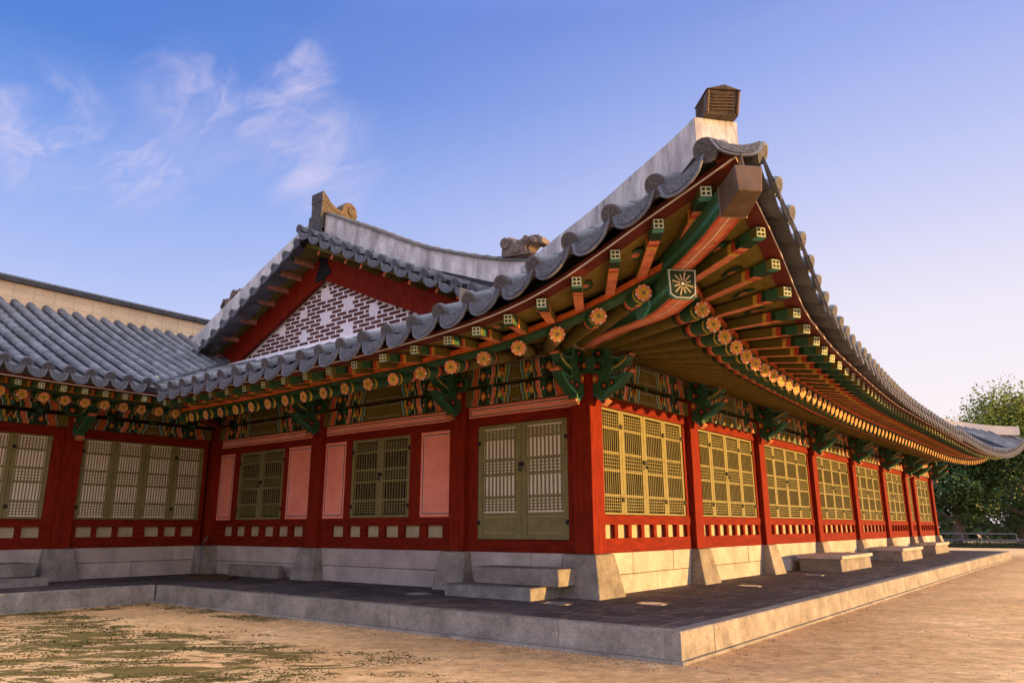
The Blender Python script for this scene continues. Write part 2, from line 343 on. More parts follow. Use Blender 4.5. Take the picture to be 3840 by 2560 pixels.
def paving_material():
    mt = bpy.data.materials.new('dark_brick_paving'); mt.use_nodes = True; nt = mt.node_tree; N = nt.nodes; L = nt.links; b = N['Principled BSDF']
    b.inputs['Roughness'].default_value = .8; b.inputs['Specular IOR Level'].default_value = .25
    tc = N.new('ShaderNodeTexCoord').outputs['Object']
    wn = N.new('ShaderNodeTexNoise'); L.new(tc, wn.inputs[0]); wn.inputs['Scale'].default_value = 3
    ws = N.new('ShaderNodeVectorMath'); ws.operation = 'SCALE'; L.new(wn.outputs['Color'], ws.inputs[0]); ws.inputs[3].default_value = .03
    wa = N.new('ShaderNodeVectorMath'); L.new(tc, wa.inputs[0]); L.new(ws.outputs[0], wa.inputs[1])
    br = N.new('ShaderNodeTexBrick'); L.new(wa.outputs[0], br.inputs[0])
    br.inputs['Color1'].default_value = (.080, .075, .080, 1); br.inputs['Color2'].default_value = (.145, .135, .137, 1); br.inputs['Mortar'].default_value = (.028, .025, .024, 1)
    br.inputs['Scale'].default_value = 1; br.inputs['Mortar Size'].default_value = .011; br.inputs['Brick Width'].default_value = .42; br.inputs['Row Height'].default_value = .42; br.inputs['Bias'].default_value = -.1
    nz = N.new('ShaderNodeTexNoise'); L.new(tc, nz.inputs[0]); nz.inputs['Scale'].default_value = 5; nz.inputs['Detail'].default_value = 8
    mx = N.new('ShaderNodeMix'); mx.data_type = 'RGBA'; mx.blend_type = 'MULTIPLY'; mx.inputs[0].default_value = .6
    rp = N.new('ShaderNodeValToRGB'); L.new(nz.outputs[0], rp.inputs[0]); rp.color_ramp.elements[0].position = .3; rp.color_ramp.elements[1].position = .7
    rp.color_ramp.elements[0].color = (.55, .52, .5, 1); rp.color_ramp.elements[1].color = (1.35, 1.25, 1.2, 1)
    L.new(br.outputs[0], mx.inputs[6]); L.new(rp.outputs[0], mx.inputs[7])
    # sand swept into some joints
    n3 = N.new('ShaderNodeTexNoise'); L.new(tc, n3.inputs[0]); n3.inputs['Scale'].default_value = 1.6
    g3 = N.new('ShaderNodeMath'); g3.operation = 'GREATER_THAN'; L.new(n3.outputs[0], g3.inputs[0]); g3.inputs[1].default_value = .53
    g4 = N.new('ShaderNodeMath'); g4.operation = 'MULTIPLY'; L.new(g3.outputs[0], g4.inputs[0]); L.new(br.outputs['Fac'], g4.inputs[1])
    m2 = N.new('ShaderNodeMix'); m2.data_type = 'RGBA'; L.new(g4.outputs[0], m2.inputs[0]); L.new(mx.outputs[2], m2.inputs[6]); m2.inputs[7].default_value = (.40, .27, .15, 1)
    L.new(m2.outputs[2], b.inputs['Base Color'])
    bp = N.new('ShaderNodeBump'); bp.inputs['Strength'].default_value = .5; bp.inputs['Distance'].default_value = .015
    iv = N.new('ShaderNodeMath'); iv.operation = 'SUBTRACT'; L.new(nz.outputs[0], iv.inputs[0]); L.new(br.outputs['Fac'], iv.inputs[1])
    L.new(iv.outputs[0], bp.inputs['Height']); L.new(bp.outputs[0], b.inputs['Normal'])
    return mt
PAVE = paving_material()
KX, KY, KW = 2.456, -2.407, .17
KXW, KYF = -7.57, 26.4
t = MB()
t.face([(-13, KY+KW, 0), (KX-KW, KY+KW, 0), (KX-KW, KYF-KW, 0), (-13, KYF-KW, 0)], PAVE)
t.face([(-13, -12, 0), (KXW-KW, -12, 0), (KXW-KW, KY+KW, 0), (-13, KY+KW, 0)], PAVE)
tag(t.build('terrace', smooth=False), 'dark brick paving of the raised terrace around the hall', 'terrace', kind='structure')

def kerb():
    k = MB()
    def run(p, q, inward, joints):   # stones butted along p->q at the outer top edge
        p, q, inward = Vector(p), Vector(q), Vector(inward); L_ = (q-p).length; d = (q-p)/L_
        js = [0]+joints+[L_]
        for a, b in zip(js, js[1:]):
            e = random.uniform(-.006, .006); gp = .004; z1 = random.uniform(-.002, .004)+.003
            A = p+d*(a+gp)-inward*e; B = p+d*(b-gp)-inward*e
            c = .012
            ring = []
            for Q in (A, B):
                ring.append([Q+Vector((0, 0, -.255)), Q+Vector((0, 0, z1-c)), Q+inward*c+Vector((0, 0, z1)), Q+inward*(KW)+Vector((0, 0, z1)), Q+inward*KW+Vector((0, 0, -.255))])
            k.sweep(ring, GRAN)
        A = p-inward*.035; B = q+d*(.20 if abs(q.y-KY) < .001 and abs(q.x-KX+KW) < .001 else 0)-inward*.035
        k.sweep([[Q+Vector((0, 0, GZ-.1)), Q+Vector((0, 0, -.259)), Q+inward*.1+Vector((0, 0, -.258)), Q+inward*.1+Vector((0, 0, GZ-.1))] for Q in (A, B)], GRAN)
    run((KX, KY, 0), (KX, KYF, 0), (-1, 0, 0), [.76, 2.80, 5.4, 8.1, 10.6, 13.2, 15.8, 18.3, 20.9, 23.5, 26.2])
    run((KXW, KY, 0), (KX-KW, KY, 0), (0, 1, 0), [3.27, 6.0, 8.62])
    run((KXW, -12, 0), (KXW, KY-.01, 0), (-1, 0, 0), [3.0, 5.6])
    run((KX-KW, KYF, 0), (-4, KYF, 0), (0, -1, 0), [2.0, 4.2])
    return k
tag(kerb().build('kerb', smooth=False), 'grey granite kerb stones edging the raised terrace', 'kerb', kind='structure')

# ------------------------------------------------------------------ the hall
hall = thing('palace_hall', (-6, 13, 0), 'long red palace hall with tiled hip and gable roof and lattice windows', 'palace hall')
wing = thing('palace_wing', (-13, -5, 0), 'low palace wing at the left edge with grey tiled roof, joining the hall', 'palace wing')

SP = [0.0, 2.49, 6.31]                                   # pillars of the short front (u start)
LP = [0.0, 3.4, 6.82, 10.55, 14.36, 18.07, 21.57, 23.04, 26.62]
PW = .34
def pillar(F, u, root, z1=3.3):
    b = MB(); fb(b, F, u, u+PW, -PW, 0, .592, z1, RED); return b.build('pillar', root, bevel=.012)
def pillar_base(F, u, root, corner=False):
    b = MB(); a0, a1 = u-.07, u+PW+.12; b0, b1 = u-.18, u+PW+.18
    if corner: a0, b0 = -.05, -.19
    top = [F(a0, -.4, .59), F(a1, -.4, .59), F(a1, .05, .59), F(a0, .05, .59)]
    if corner: top = [F(-.06, -.46, .59), F(.50, -.46, .59), F(.50, .06, .59), F(-.06, .06, .59)]; bot = [F(-.20, -.54, -.05), F(.56, -.54, -.05), F(.56, .20, -.05), F(-.20, .20, -.05)]
    else: bot = [F(b0, -.5, -.05), F(b1, -.5, -.05), F(b1, .20, -.05), F(b0, .20, -.05)]
    b.hexa(bot+top, GRAN); return b.build('pillar_base', root, bevel=.02)
for u in SP: pillar(FS, u, hall)
for u in LP[1:]: pillar(FL, u, hall)
ip = MB(); ip.box(-10.45, -10.14, -.06, .3, .592, 3.3, RED); ip.build('pillar', hall, bevel=.012)
ib = MB(); ib.hexa([(-10.6, -.30, -.05), (-9.86, -.30, -.05), (-9.86, .4, -.05), (-10.6, .4, -.05), (-10.55, -.26, .59), (-9.94, -.26, .59), (-9.94, .4, .59), (-10.55, .4, .59)], GRAN); ib.build('pillar_base', hall, bevel=.02)
pillar_base(FS, 0, hall, True)
for u in SP[1:]: pillar_base(FS, u, hall)
for u in LP[1:]: pillar_base(FL, u, hall)
WP = [2.87, 6.3, 9.5]
for u in WP: pillar(FW, u, wing); pillar_base(FW, u, wing)

def foundation(F, segs, d=-.09, seam=.272):
    b = MB()
    for u0, u1, js_top, js_bot in segs:
        for z0, z1, js in ((-.05, seam-.004, js_bot), (seam+.004, .588, js_top)):
            xs = [u0]+js+[u1]
            for a, c in zip(xs, xs[1:]):
                e = random.uniform(-.006, .006)
                fb(b, F, a+.004, c-.004, d-.3, d+e, z0, z1, GRANW)
    return b
segs = []
for i in range(len(LP)-1):
    a, b_ = LP[i]+PW-.05, LP[i+1]+.05; w_ = b_-a
    if i == 0: tj, bj = [1.25, 2.62], [2.03]
    elif w_ < 2: tj, bj = [a+.6], []
    else: tj, bj = [a+w_*random.uniform(.2, .35), a+w_*random.uniform(.6, .8)], [a+w_*random.uniform(.4, .6)]
    segs.append((a, b_, tj, bj))
foundation(FL, segs).build('foundation_wall', hall, smooth=False, bevel=.008)
foundation(FS, [(PW-.05, 2.54, [1.2], []), (2.78, 6.36, [4.9, 3.9], [5.2]), (6.6, 9.95, [], [8.1])]).build('foundation_wall', hall, smooth=False, bevel=.008)
foundation(FW, [(.2, 2.92, [.75], [1.6]), (3.16, 6.35, [4.2], [4.9]), (6.6, 9.5, [8], [7.4])], seam=.30).build('foundation_wall', wing, smooth=False, bevel=.008)

# ---- joinery
def bars(b, F, u0, u1, zb, d, m, n, hn=5, bw=.016, bd=.016):
    # vertical bars all the way, cross bars in the three grid bands; zb = six band heights from the top
    for i in range(n):
        u = u0+(u1-u0)*(i+.5)/n; fb(b, F, u-bw/2, u+bw/2, d-bd, d, zb[5], zb[0], m)
    for top, bot in ((zb[0], zb[1]), (zb[2], zb[3]), (zb[4], zb[5])):
        for i in range(hn):
            z = bot+(top-bot)*(i+.5)/hn; fb(b, F, u0, u1, d-bd+.004, d+.003, z-bw*.34, z+bw*.34, m)
    for z in (zb[1], zb[2], zb[3], zb[4]):
        fb(b, F, u0, u1, d-bd+.002, d+.005, z-.014, z+.014, m)
def leaf(F, root, u0, u1, z0, z1, zb, paper, name='window_leaf', su=.075, panel=None, n=9, d=-.125, hinge='R', bw=.016, handle=False):
    g_ = .004; u0 += g_; u1 -= g_
    fr = MB(); s0, s1 = u0+su, u1-su; zl = zb[5]-.02; zt = zb[0]+.02
    fb(fr, F, u0, s0, d-.05, d, z0, z1, OLIVEW); fb(fr, F, s1, u1, d-.05, d, z0, z1, OLIVEW)
    fb(fr, F, s0, s1, d-.049, d-.002, zt, z1, OLIVEW)
    if panel:
        fb(fr, F, s0, s1, d-.049, d-.002, panel[1], zl, OLIVEW); fb(fr, F, s0, s1, d-.049, d-.002, z0, panel[0], OLIVEW)
        fb(fr, F, s0, s1, d-.045, d-.016, panel[0], panel[1], OLIVEW)
        for a, b_, c, e in ((s0+.02, s1-.02, panel[0]+.02, panel[0]+.028), (s0+.02, s1-.02, panel[1]-.028, panel[1]-.02)): fb(fr, F, a, b_, d-.016, d-.012, c, e, CREAM)
    else: fb(fr, F, s0, s1, d-.049, d-.002, z0, zl, OLIVEW)
    f = fr.build(name, root, smooth=False)
    lt = MB(); bars(lt, F, s0, s1, zb, d-.012, OLIVEW, n, bw=bw); lt.build('lattice', f, smooth=False)
    pp = MB(); dp = .10 if paper is DARK else .0305; fb(pp, F, s0, s1, d-dp-.02, d-dp, zl, zt, paper); pp.build('paper', f, smooth=False)
    if hinge:
        hu = u1-.02 if hinge == 'R' else u0+.02
        for z in (z0+(z1-z0)*.14, z0+(z1-z0)*.84):
            h = MB(); fb(h, F, hu-.035, hu+.035, d+.001, d+.022, z-.035, z+.035, IRON); h.build('hinge', f, bevel=.01)
    if handle:
        h = MB(); zc = zb[2]-.10; fb(h, F, u1-.05, u1+.04, d+.001, d+.03, zc-.035, zc+.035, IRON); h.tube([F(u1-.02, d+.03, zc-.05), F(u1-.02, d+.05, zc-.10), F(u1+.02, d+.05, zc-.10), F(u1+.02, d+.03, zc-.05)], .01, IRON, 6); h.build('latch', f, bevel=.008)
    return f
def apron(F, root, u0, u1, n, zs=(.592, .80, 1.0, 1.14), gaps=None):
    b = MB(); d = -.10
    fb(b, F, u0, u1, d-.2, d, zs[0], zs[1], REDB); fb(b, F, u0, u1, d-.2, d+.012, zs[2], zs[3], REDB)
    o = gaps or [(u0+.08+(u1-u0-.16)*i/n, u0+.08+(u1-u0-.16)*(i+1)/n-.1) for i in range(n)]
    o = [(a+.03, c+.03) for a, c in o] if not gaps else o
    xs = [u0]+[q for ab in o for q in ab]+[u1]
    for a, c in zip(xs[::2], xs[1::2]): fb(b, F, a, c, d-.2, d-.004, zs[1], zs[2], REDB)
    r = b.build('sill_beam', root, smooth=False)
    for a, c in o: p = MB(); fb(p, F, a, c, d-.09, d-.07, zs[1], zs[2], CREAM); p.build('apron_panel', r, smooth=False)
def posts(F, root, spans, z0, z1, name='window_post'):
    for a, c in spans:
        if c-a > .01: p = MB(); fb(p, F, a, c, -.3, -.105, z0, z1, RED); p.build(name, root, smooth=False)
def framed_panel(F, root, u0, u1, z0, z1, name='wall_panel', inset=.055, d=-.115):
    b = MB(); fb(b, F, u0, u1, d-.1, d, z0, z1, PINK)
    for k, m_, w_ in ((inset, BLACK, .014), (inset+.016, WHITE, .008)):
        a0, a1, c0, c1 = u0+k, u1-k, z0+k, z1-k
        for (p, q, r_, s_) in ((a0, a1, c0, c0+w_), (a0, a1, c1-w_, c1), (a0, a0+w_, c0+w_, c1-w_), (a1-w_, a1, c0+w_, c1-w_)):
            fb(b, F, p, q, d, d+.003, r_, s_, m_)
    return b.build(name, root, smooth=False)
def simple_beam(F, root, u0, u1, z0, z1, d=-.10, name='lintel_beam', m=REDB):
    b = MB(); fb(b, F, u0, u1, d-.2, d, z0, z1, m); return b.build(name, root, smooth=False)

ZBL = (2.71, 2.46, 2.09, 1.81, 1.44, 1.20)
ZBS = (2.52, 2.36, 2.03, 1.78, 1.44, 1.21)
# long front
for i in range(len(LP)-1):
    a, b_ = LP[i]+PW, LP[i+1]
    simple_beam(FL, hall, a, b_, 2.775, 2.925, -.085)
    narrow = (b_-a) < 2
    n = 2 if narrow else 4
    apron(FL, hall, a, b_, 3 if narrow else 7)
    w0, w1 = a+.045, b_-.12
    posts(FL, hall, ((a, w0), (w1, b_)), 1.14, 2.775)
    for k in range(n):
        leaf(FL, hall, w0+(w1-w0)*k/n, w0+(w1-w0)*(k+1)/n, 1.15, 2.77, ZBL, DARK, n=9, hinge=None if k == 1 and n == 4 else 'R', handle=(k == 1 and n == 4), bw=.013)
# short front
framed_panel(FS, hall, PW, 2.49, 2.745, 2.925, 'lintel_panel', .035)
simple_beam(FS, hall, PW, 2.49, 2.60, 2.745)
simple_beam(FS, hall, PW, 2.49, .592, .775)
posts(FS, hall, ((PW, .49), (2.29, 2.49)), .775, 2.60, 'door_post')
leaf(FS, hall, 1.39, 2.29, .785, 2.595, ZBS, PAPER, 'door_leaf', .10, (.86, 1.15), n=9, hinge='R', bw=.024)
leaf(FS, hall, .49, 1.39, .785, 2.595, ZBS, PAPER, 'door_leaf', .10, (.86, 1.15), n=9, hinge='L', handle=True, bw=.024)
for (a, b_, w0, w1, p0, p1, gp) in ((2.83, 6.31, 3.89, 5.50, (2.83, 3.62), (5.67, 6.31), [(3.06, 3.45), (3.61, 4.0), (4.14, 4.5), (4.65, 5.0), (5.16, 5.5), (5.65, 6.0)]),
                                    (6.65, 10.14, 7.68, 9.36, (6.65, 7.53), (9.55, 10.14), [(6.9, 7.25), (7.4, 7.75), (7.9, 8.25), (8.42, 8.77), (8.95, 9.3), (9.45, 9.8)])):
    framed_panel(FS, hall, a, b_, 2.745, 2.925, 'lintel_panel', .035)
    simple_beam(FS, hall, a, b_, 2.60, 2.745)
    apron(FS, hall, a, b_, 6, gaps=gp)
    framed_panel(FS, hall, p0[0], p0[1], 1.14, 2.60); framed_panel(FS, hall, p1[0], p1[1], 1.14, 2.60)
    posts(FS, hall, ((p0[1], w0), (w1, p1[0])), 1.14, 2.60)
    mid = (w0+w1)/2
    leaf(FS, hall, mid, w1, 1.145, 2.595, (2.52, 2.34, 2.02, 1.79, 1.46, 1.215), DARK, hinge='R')
    leaf(FS, hall, w0, mid, 1.145, 2.595, (2.52, 2.34, 2.02, 1.79, 1.46, 1.215), DARK, hinge='L', handle=True)
# wing front
for a, b_, ws, gp in ((.14, 2.87, [(.22, .89), (.89, 1.55), (1.55, 2.19), (2.19, 2.84)], [(.3, .6), (.7, .98), (1.08, 1.4), (1.62, 1.95), (2.05, 2.37), (2.45, 2.76)]),
                      (3.21, 6.3, [(3.40, 4.07), (4.07, 4.72), (4.72, 5.4), (5.4, 6.1)], [(3.4, 3.72), (3.82, 4.12), (4.25, 4.57), (4.8, 5.1), (5.2, 5.5), (5.6, 5.95)]),
                      (6.64, 9.5, [(6.8, 7.45), (7.45, 8.1), (8.1, 8.75), (8.75, 9.4)], None)):
    simple_beam(FW, wing, a, b_, 2.745, 2.92)
    apron(FW, wing, a, b_, 6, gaps=gp)
    posts(FW, wing, ((a, ws[0][0]), (ws[-1][1], b_)), 1.14, 2.745)
    for k, (p, q) in enumerate(ws):
        leaf(FW, wing, p, q, 1.15, 2.74, (2.69, 2.45, 2.11, 1.83, 1.48, 1.21), PAPER, hinge='R' if k in (0, 3) else None, bw=.015)

# ---- painted beams (dancheong)
def painted_beam(F, root, u0, u1, z0, z1, d=0, name='painted_beam', ends=.82):
    b = MB(); fb(b, F, u0, u1, d-.22, d, z0, z1, OLIVE); L_ = u1-u0; h = z1-z0; e = d+.003
    k = min(1.1, L_/2.5)
    def strip(a, w, m, sgn, chev=.05, off=.003):
        pts = []
        zz = (z0, z0+h*.25, z0+h*.5, z0+h*.75, z1); cc = (0, .0, chev*.8, chev, chev)
        lo = [a+c*k for c in cc]; hi = [a+w+c*k for c in cc]
        f_ = (lambda q: u0+q) if sgn > 0 else (lambda q: u1-q)
        for i in range(4):
            b.face([F(f_(lo[i]), d+off, zz[i]), F(f_(hi[i]), d+off, zz[i]), F(f_(hi[i+1]), d+off, zz[i+1]), F(f_(lo[i+1]), d+off, zz[i+1])], m)
    for sgn in (1, -1):
        a = .14*k
        for w, m_ in ((.02, BLACK), (.012, WHITE), (.02, GREEN), (.11, ORANGE), (.015, BLACK), (.012, WHITE)):
            strip(a, w*k, m_, sgn); a += w*k
        g0 = a; strip(a, .30*k, DGREEN, sgn)
        f_ = (lambda q: u0+q) if sgn > 0 else (lambda q: u1-q)
        for (du, dz, m_, r_) in ((.09, .5, ORANGE, .30), (.09, .5, YELLOW, .16), (.22, .25, GREEN, .25), (.22, .78, GREEN, .25), (.24, .5, SALMON, .13)):
            c = g0+du*k+.03; hh = h*r_
            b.face([F(f_(c-hh*.7), d+.0055+(.0015 if m_ in (YELLOW, SALMON) else 0), z0+h*dz), F(f_(c), d+.0055+(.0015 if m_ in (YELLOW, SALMON) else 0), z0+h*dz-hh), F(f_(c+hh*.9), d+.0055+(.0015 if m_ in (YELLOW, SALMON) else 0), z0+h*dz), F(f_(c), d+.0055+(.0015 if m_ in (YELLOW, SALMON) else 0), z0+h*dz+hh)], m_)
        a += .30*k
        for w, m_ in ((.012, WHITE), (.09, SALMON), (.015, BLACK), (.05, GREEN), (.012, WHITE)):
            strip(a, w*k, m_, sgn); a += w*k
        g1 = a; strip(a, .15*k, DGREEN, sgn)
        for (du, dz, m_, hh) in ((.03, .5, YELLOW, h*.24), (.09, .25, TEAL, h*.2), (.09, .75, ORANGE, h*.2), (.12, .5, SALMON, h*.16)):
            c = g1+du*k+.03; off = d+.006
            b.face([F(f_(c-hh*.7), off, z0+h*dz), F(f_(c), off, z0+h*dz-hh), F(f_(c+hh*.7), off, z0+h*dz), F(f_(c), off, z0+h*dz+hh)], m_)
        a += .15*k
        for w, m_ in ((.05, OCHRE), (.012, BLACK), (.05, TEAL), (.012, WHITE), (.02, BLACK)):
            strip(a, w*k, m_, sgn); a += w*k
        endu = a+.06*k
    # thin outline of the plain middle panel
    a0, a1 = u0+endu, u1-endu
    for kk, m_, w_ in ((.02, BLACK, .012), (.034, WHITE, .006)):
        for (p, q, r_, s_) in ((a0, a1, z0+kk, z0+kk+w_), (a0, a1, z1-kk-w_, z1-kk)):
            b.face([F(p, d+.003, r_), F(q, d+.003, r_), F(q, d+.003, s_), F(p, d+.003, s_)], m_)
    return b.build(name, root, smooth=False)
def band_stack(F, root, u0, u1, zs):
    painted_beam(F, root, u0, u1, zs[0], zs[1], -.02)
    g_ = MB(); fb(g_, F, u0, u1, -.3, -.13, zs[1], zs[2], DARK)
    n = max(2, int((u1-u0)/.9))
    for i in range(n):       # small spacer blocks in the gap
        u = u0+(u1-u0)*(i+.5)/n; fb(g_, F, u-.06, u+.06, -.13, -.05, zs[1], zs[2], GREEN)
    g_.build('beam_spacer', root, smooth=False)
    painted_beam(F, root, u0, u1, zs[2], zs[3], -.01)
for a, b_ in ((PW, 2.49), (2.83, 6.31), (6.65, 10.14)): band_stack(FS, hall, a, b_, (2.93, 3.215, 3.265, 3.56))
for i in range(len(LP)-1): band_stack(FL, hall, LP[i]+PW, LP[i+1], (2.93, 3.17, 3.25, 3.56))
for a, b_ in ((.14, 2.87), (3.21, 6.3), (6.64, 9.5)): band_stack(FW, wing, a, b_, (2.925, 3.15, 3.23, 3.5))
# head blocks above the pillars
for F, us, rt in ((FS, SP, hall), (FL, LP[1:], hall), (FW, WP, wing)):
    for u in us:
        b = MB(); fb(b, F, u, u+PW, -.3, -.005, 3.302, 3.6, OLIVE); b.build('pillar_head', rt, smooth=False)
# purlins with medallion ends
def purlin(p, q, root, end):
    b = MB(); b.tube([p, q], .13, OLIVE, 16)
    d_ = (Vector(q)-Vector(p)).normalized(); c = Vector(q)+d_*.002
    b.disc(c, d_, .128, DGREEN, 16); b.disc(c+d_*.002, d_, .10, WOODB, 16)
    for k in range(8):
        a = k*math.pi/4; x = d_.cross(Vector((0, 0, 1))).normalized(); y = x.cross(d_)
        b.disc(c+d_*.004+(x*math.cos(a)+y*math.sin(a))*.065, d_, .022, SALMON, 6)
    b.disc(c+d_*.005, d_, .025, WHITE, 8)
    return b.build('purlin', root)
purlin((-.17, 26.9, 3.68), (-.17, -.52, 3.68), hall, True)
purlin((-10.2, .17, 3.68), (.46, .17, 3.68), hall, True)
purlin((-10.37, 0, 3.66), (-10.37, -9.6, 3.66), wing, False)

# ---- carved brackets on the pillar heads
def bracket(F, u, root, ang=0, s=1.0, zo=0):
    # outline in (outward, z)
    ol = [(-.1, 2.86), (.05, 2.86), (.09, 2.80), (.19, 2.73), (.20, 2.86), (.30, 2.90), (.42, 2.96), (.53, 3.05), (.66, 3.20), (.50, 3.14), (.38, 3.11), (.30, 3.14), (.36, 3.22), (.48, 3.25), (.60, 3.33), (.66, 3.45), (.50, 3.40), (.38, 3.40), (.27, 3.45), (.30, 3.56), (.22, 3.62), (-.1, 3.62)]
    ca, sa = math.cos(ang), math.sin(ang)
    org = F(u, 0, 0); du = (F(u+1, 0, 0)-org); dd = (F(u, 1, 0)-org)
    out = dd*ca+du*sa; side = du*ca-dd*sa
    def fn(a, z, w): return org+out*(a*s)+side*w+Vector((0, 0, z+zo))
    b = MB(); T = .075
    b.prism(ol, fn, -T, T, GREEN)
    cx = sum(p[0] for p in ol)/len(ol); cz = sum(p[1] for p in ol)/len(ol)
    for sg in (-1, 1):
        w = sg*(T+.003)
        for i_ in range(len(ol)):      # pale outline along the carved edge
            p0_, p1_ = Vector(ol[i_]), Vector(ol[(i_+1) % len(ol)]); e_ = (p1_-p0_)
            if e_.length < .01 or p0_.x < -.05 and p1_.x < -.05: continue
            n_ = Vector((-e_.y, e_.x)).normalized()*.02
            b.face([fn(p0_.x, p0_.y, w+sg*.001), fn(p1_.x, p1_.y, w+sg*.001), fn(p1_.x+n_.x, p1_.y+n_.y, w+sg*.001), fn(p0_.x+n_.x, p0_.y+n_.y, w+sg*.001)], TEAL)
        # painted scrolls and red eyes on the cheeks
        for (a, z, r_, m_) in ((.10, 3.30, .075, DGREEN), (.10, 3.30, .035, RIM), (.20, 3.00, .07, DGREEN), (.20, 3.00, .03, RIM), (.33, 3.03, .045, DGREEN), (.33, 3.03, .02, ORANGE), (.12, 3.50, .07, DGREEN), (.12, 3.50, .03, RIM), (.40, 3.33, .04, DGREEN), (.04, 3.12, .07, RIM), (.04, 3.12, .035, YELLOW)):
            k = w+sg*(.002 if m_ in (RIM, ORANGE) else .004 if m_ is YELLOW else 0)
            b.face([fn(a+r_*math.cos(t_*math.pi/5), z+r_*math.sin(t_*math.pi/5), k) for t_ in range(10)], m_)
        for pts in ([(.22, 2.88), (.42, 2.98), (.53, 3.07), (.62, 3.17), (.61, 3.19), (.51, 3.10), (.41, 3.01), (.22, 2.91)], [(.33, 3.21), (.48, 3.27), (.59, 3.35), (.63, 3.43), (.62, 3.44), (.57, 3.37), (.47, 3.30), (.33, 3.24)], [(.10, 2.82), (.18, 2.75), (.19, 2.77), (.12, 2.84)]):
            b.face([fn(a, z, w) for a, z in pts], YELLOW if pts[0][0] > .3 else TEAL)
    for q in ((.62, 3.16), (.19, 2.745), (.62, 3.40)):
        b.prism([(q[0]-.04, q[1]-.03), (q[0]+.05, q[1]+.03), (q[0]+.03, q[1]+.055), (q[0]-.05, q[1]+.02)], fn, -T-.004, T+.004, SALMON)
    # cross arm along the wall
    arm = [(-.30, 3.30), (-.26, 3.22), (-.16, 3.19), (.16, 3.19), (.26, 3.22), (.30, 3.30), (.30, 3.42), (-.30, 3.42)]
    if ang == 0:
        def fa(a, z, w): return org+side*a+out*w+Vector((0, 0, z+zo))
        b.prism(arm, fa, .02, .10, GREEN)
        b.prism([(p[0]*.85, 3.31+(p[1]-3.31)*.7) for p in arm], fa, .10, .105, DGREEN)
        for q in (-.17, 0, .17): b.prism([(q+.05*math.cos(k*1.05), 3.30+.045*math.sin(k*1.05)) for k in range(6)], fa, .105, .109, ORANGE if q else YELLOW)
    return b.build('bracket', root, smooth=False)
for u in SP[1:]: bracket(FS, u+PW/2, hall)
for u in LP[1:]: bracket(FL, u+PW/2, hall)
for u in WP: bracket(FW, u+PW/2, wing, zo=-.05)
bracket(FS, .17, hall); bracket(FL, .17, hall)

# inner walls behind the windows, so that no daylight passes through
for nm, rt, bx in (('inner_wall', hall, (-13.6, -.42, .42, 26.55, -.05, 3.80)), ('inner_wall', wing, (-15.2, -10.66, -9.4, .1, -.05, 3.80))):
    b = MB(); b.box(*bx, DARK); b.build(nm, rt, smooth=False)

# ------------------------------------------------------------------ eaves
TB = [-4.1, -3.8, -3, -2.5, -2, -1.5, -.9, 0, 1.5, 3.5, 6, 8, 13.5]
DB = [3.87, 3.83, 3.77, 3.72, 3.65, 3.58, 3.53, 3.44, 3.32, 3.13, 2.9, 2.79, 2.70]
ZB = [3.83, 3.72, 3.45, 3.28, 3.14, 3.05, 2.985, 2.955, 2.95, 3.0, 3.10, 3.16, 3.2]
TF = [-3.0, -2.7, -2, -1.4, -.8, 0, 1, 2.5, 5, 8, 13.5]
ZF = [3.41, 3.32, 3.16, 3.06, 2.99, 2.94, 2.92, 2.93, 2.97, 3.03, 3.08]
TT = [-4.1, -3.95, -3.6, -3.2, -2.76, -2.25, -1.7, -1, 0, 1, 2.2, 3.5, 6, 8, 13.5]
ZT = [3.84, 3.78, 3.65, 3.52, 3.40, 3.27, 3.155, 3.05, 2.98, 2.96, 2.96, 3.0, 3.10, 3.15, 3.18]
# the long front goes on to the far corner
FY = [13.5, 18, 20, 22, 24, 26, 28, 29.6, 30.2]
FDB = [2.70, 2.70, 2.72, 2.76, 2.83, 2.92, 3.03, 3.13, 3.16]
FZB = [3.2, 3.2, 3.23, 3.30, 3.43, 3.66, 4.02, 4.42, 4.58]
def far(y): return y > 13.5
class Side:
    def __init__(s, kind): s.k = kind
    def D(s, t):
        if s.k == 'W': return 2.70
        if s.k == 'L' and far(t): return itp(t, FY, FDB)
        return itp(t, TB, DB)
    def Zb(s, t):
        if s.k == 'W': return 3.22+max(0, t-4.5)*.02
        if s.k == 'L' and far(t): return itp(t, FY, FZB)
        return itp(t, TB, ZB)
    def Df(s, t):
        if s.k == 'L' and far(t): return s.D(t)-.8
        if s.k == 'W': return 1.9
        return s.D(t)-.8-.12*max(0, min(1, (3-t)/6))
    def Zf(s, t):
        if s.k == 'W': return 3.15+max(0, t-4)*.03
        if s.k == 'L' and far(t): return s.Zb(t)-.12
        return itp(t, TF, ZF)
    def Dt(s, t): return s.D(t)+.20
    def Zt(s, t):
        if s.k == 'W': return 3.28+max(0, t-4.5)*.05
        if s.k == 'L' and far(t): return s.Zb(t)+.03
        return itp(t, TT, ZT)
    def P(s, t, d, z):
        if s.k == 'S': return FS(t, d, z)
        if s.k == 'L': return FL(t, d, z)
        return FW(t, d, z)
SS, SL, SW = Side('S'), Side('L'), Side('W')
def lerp(a, b, f): return a+(b-a)*f
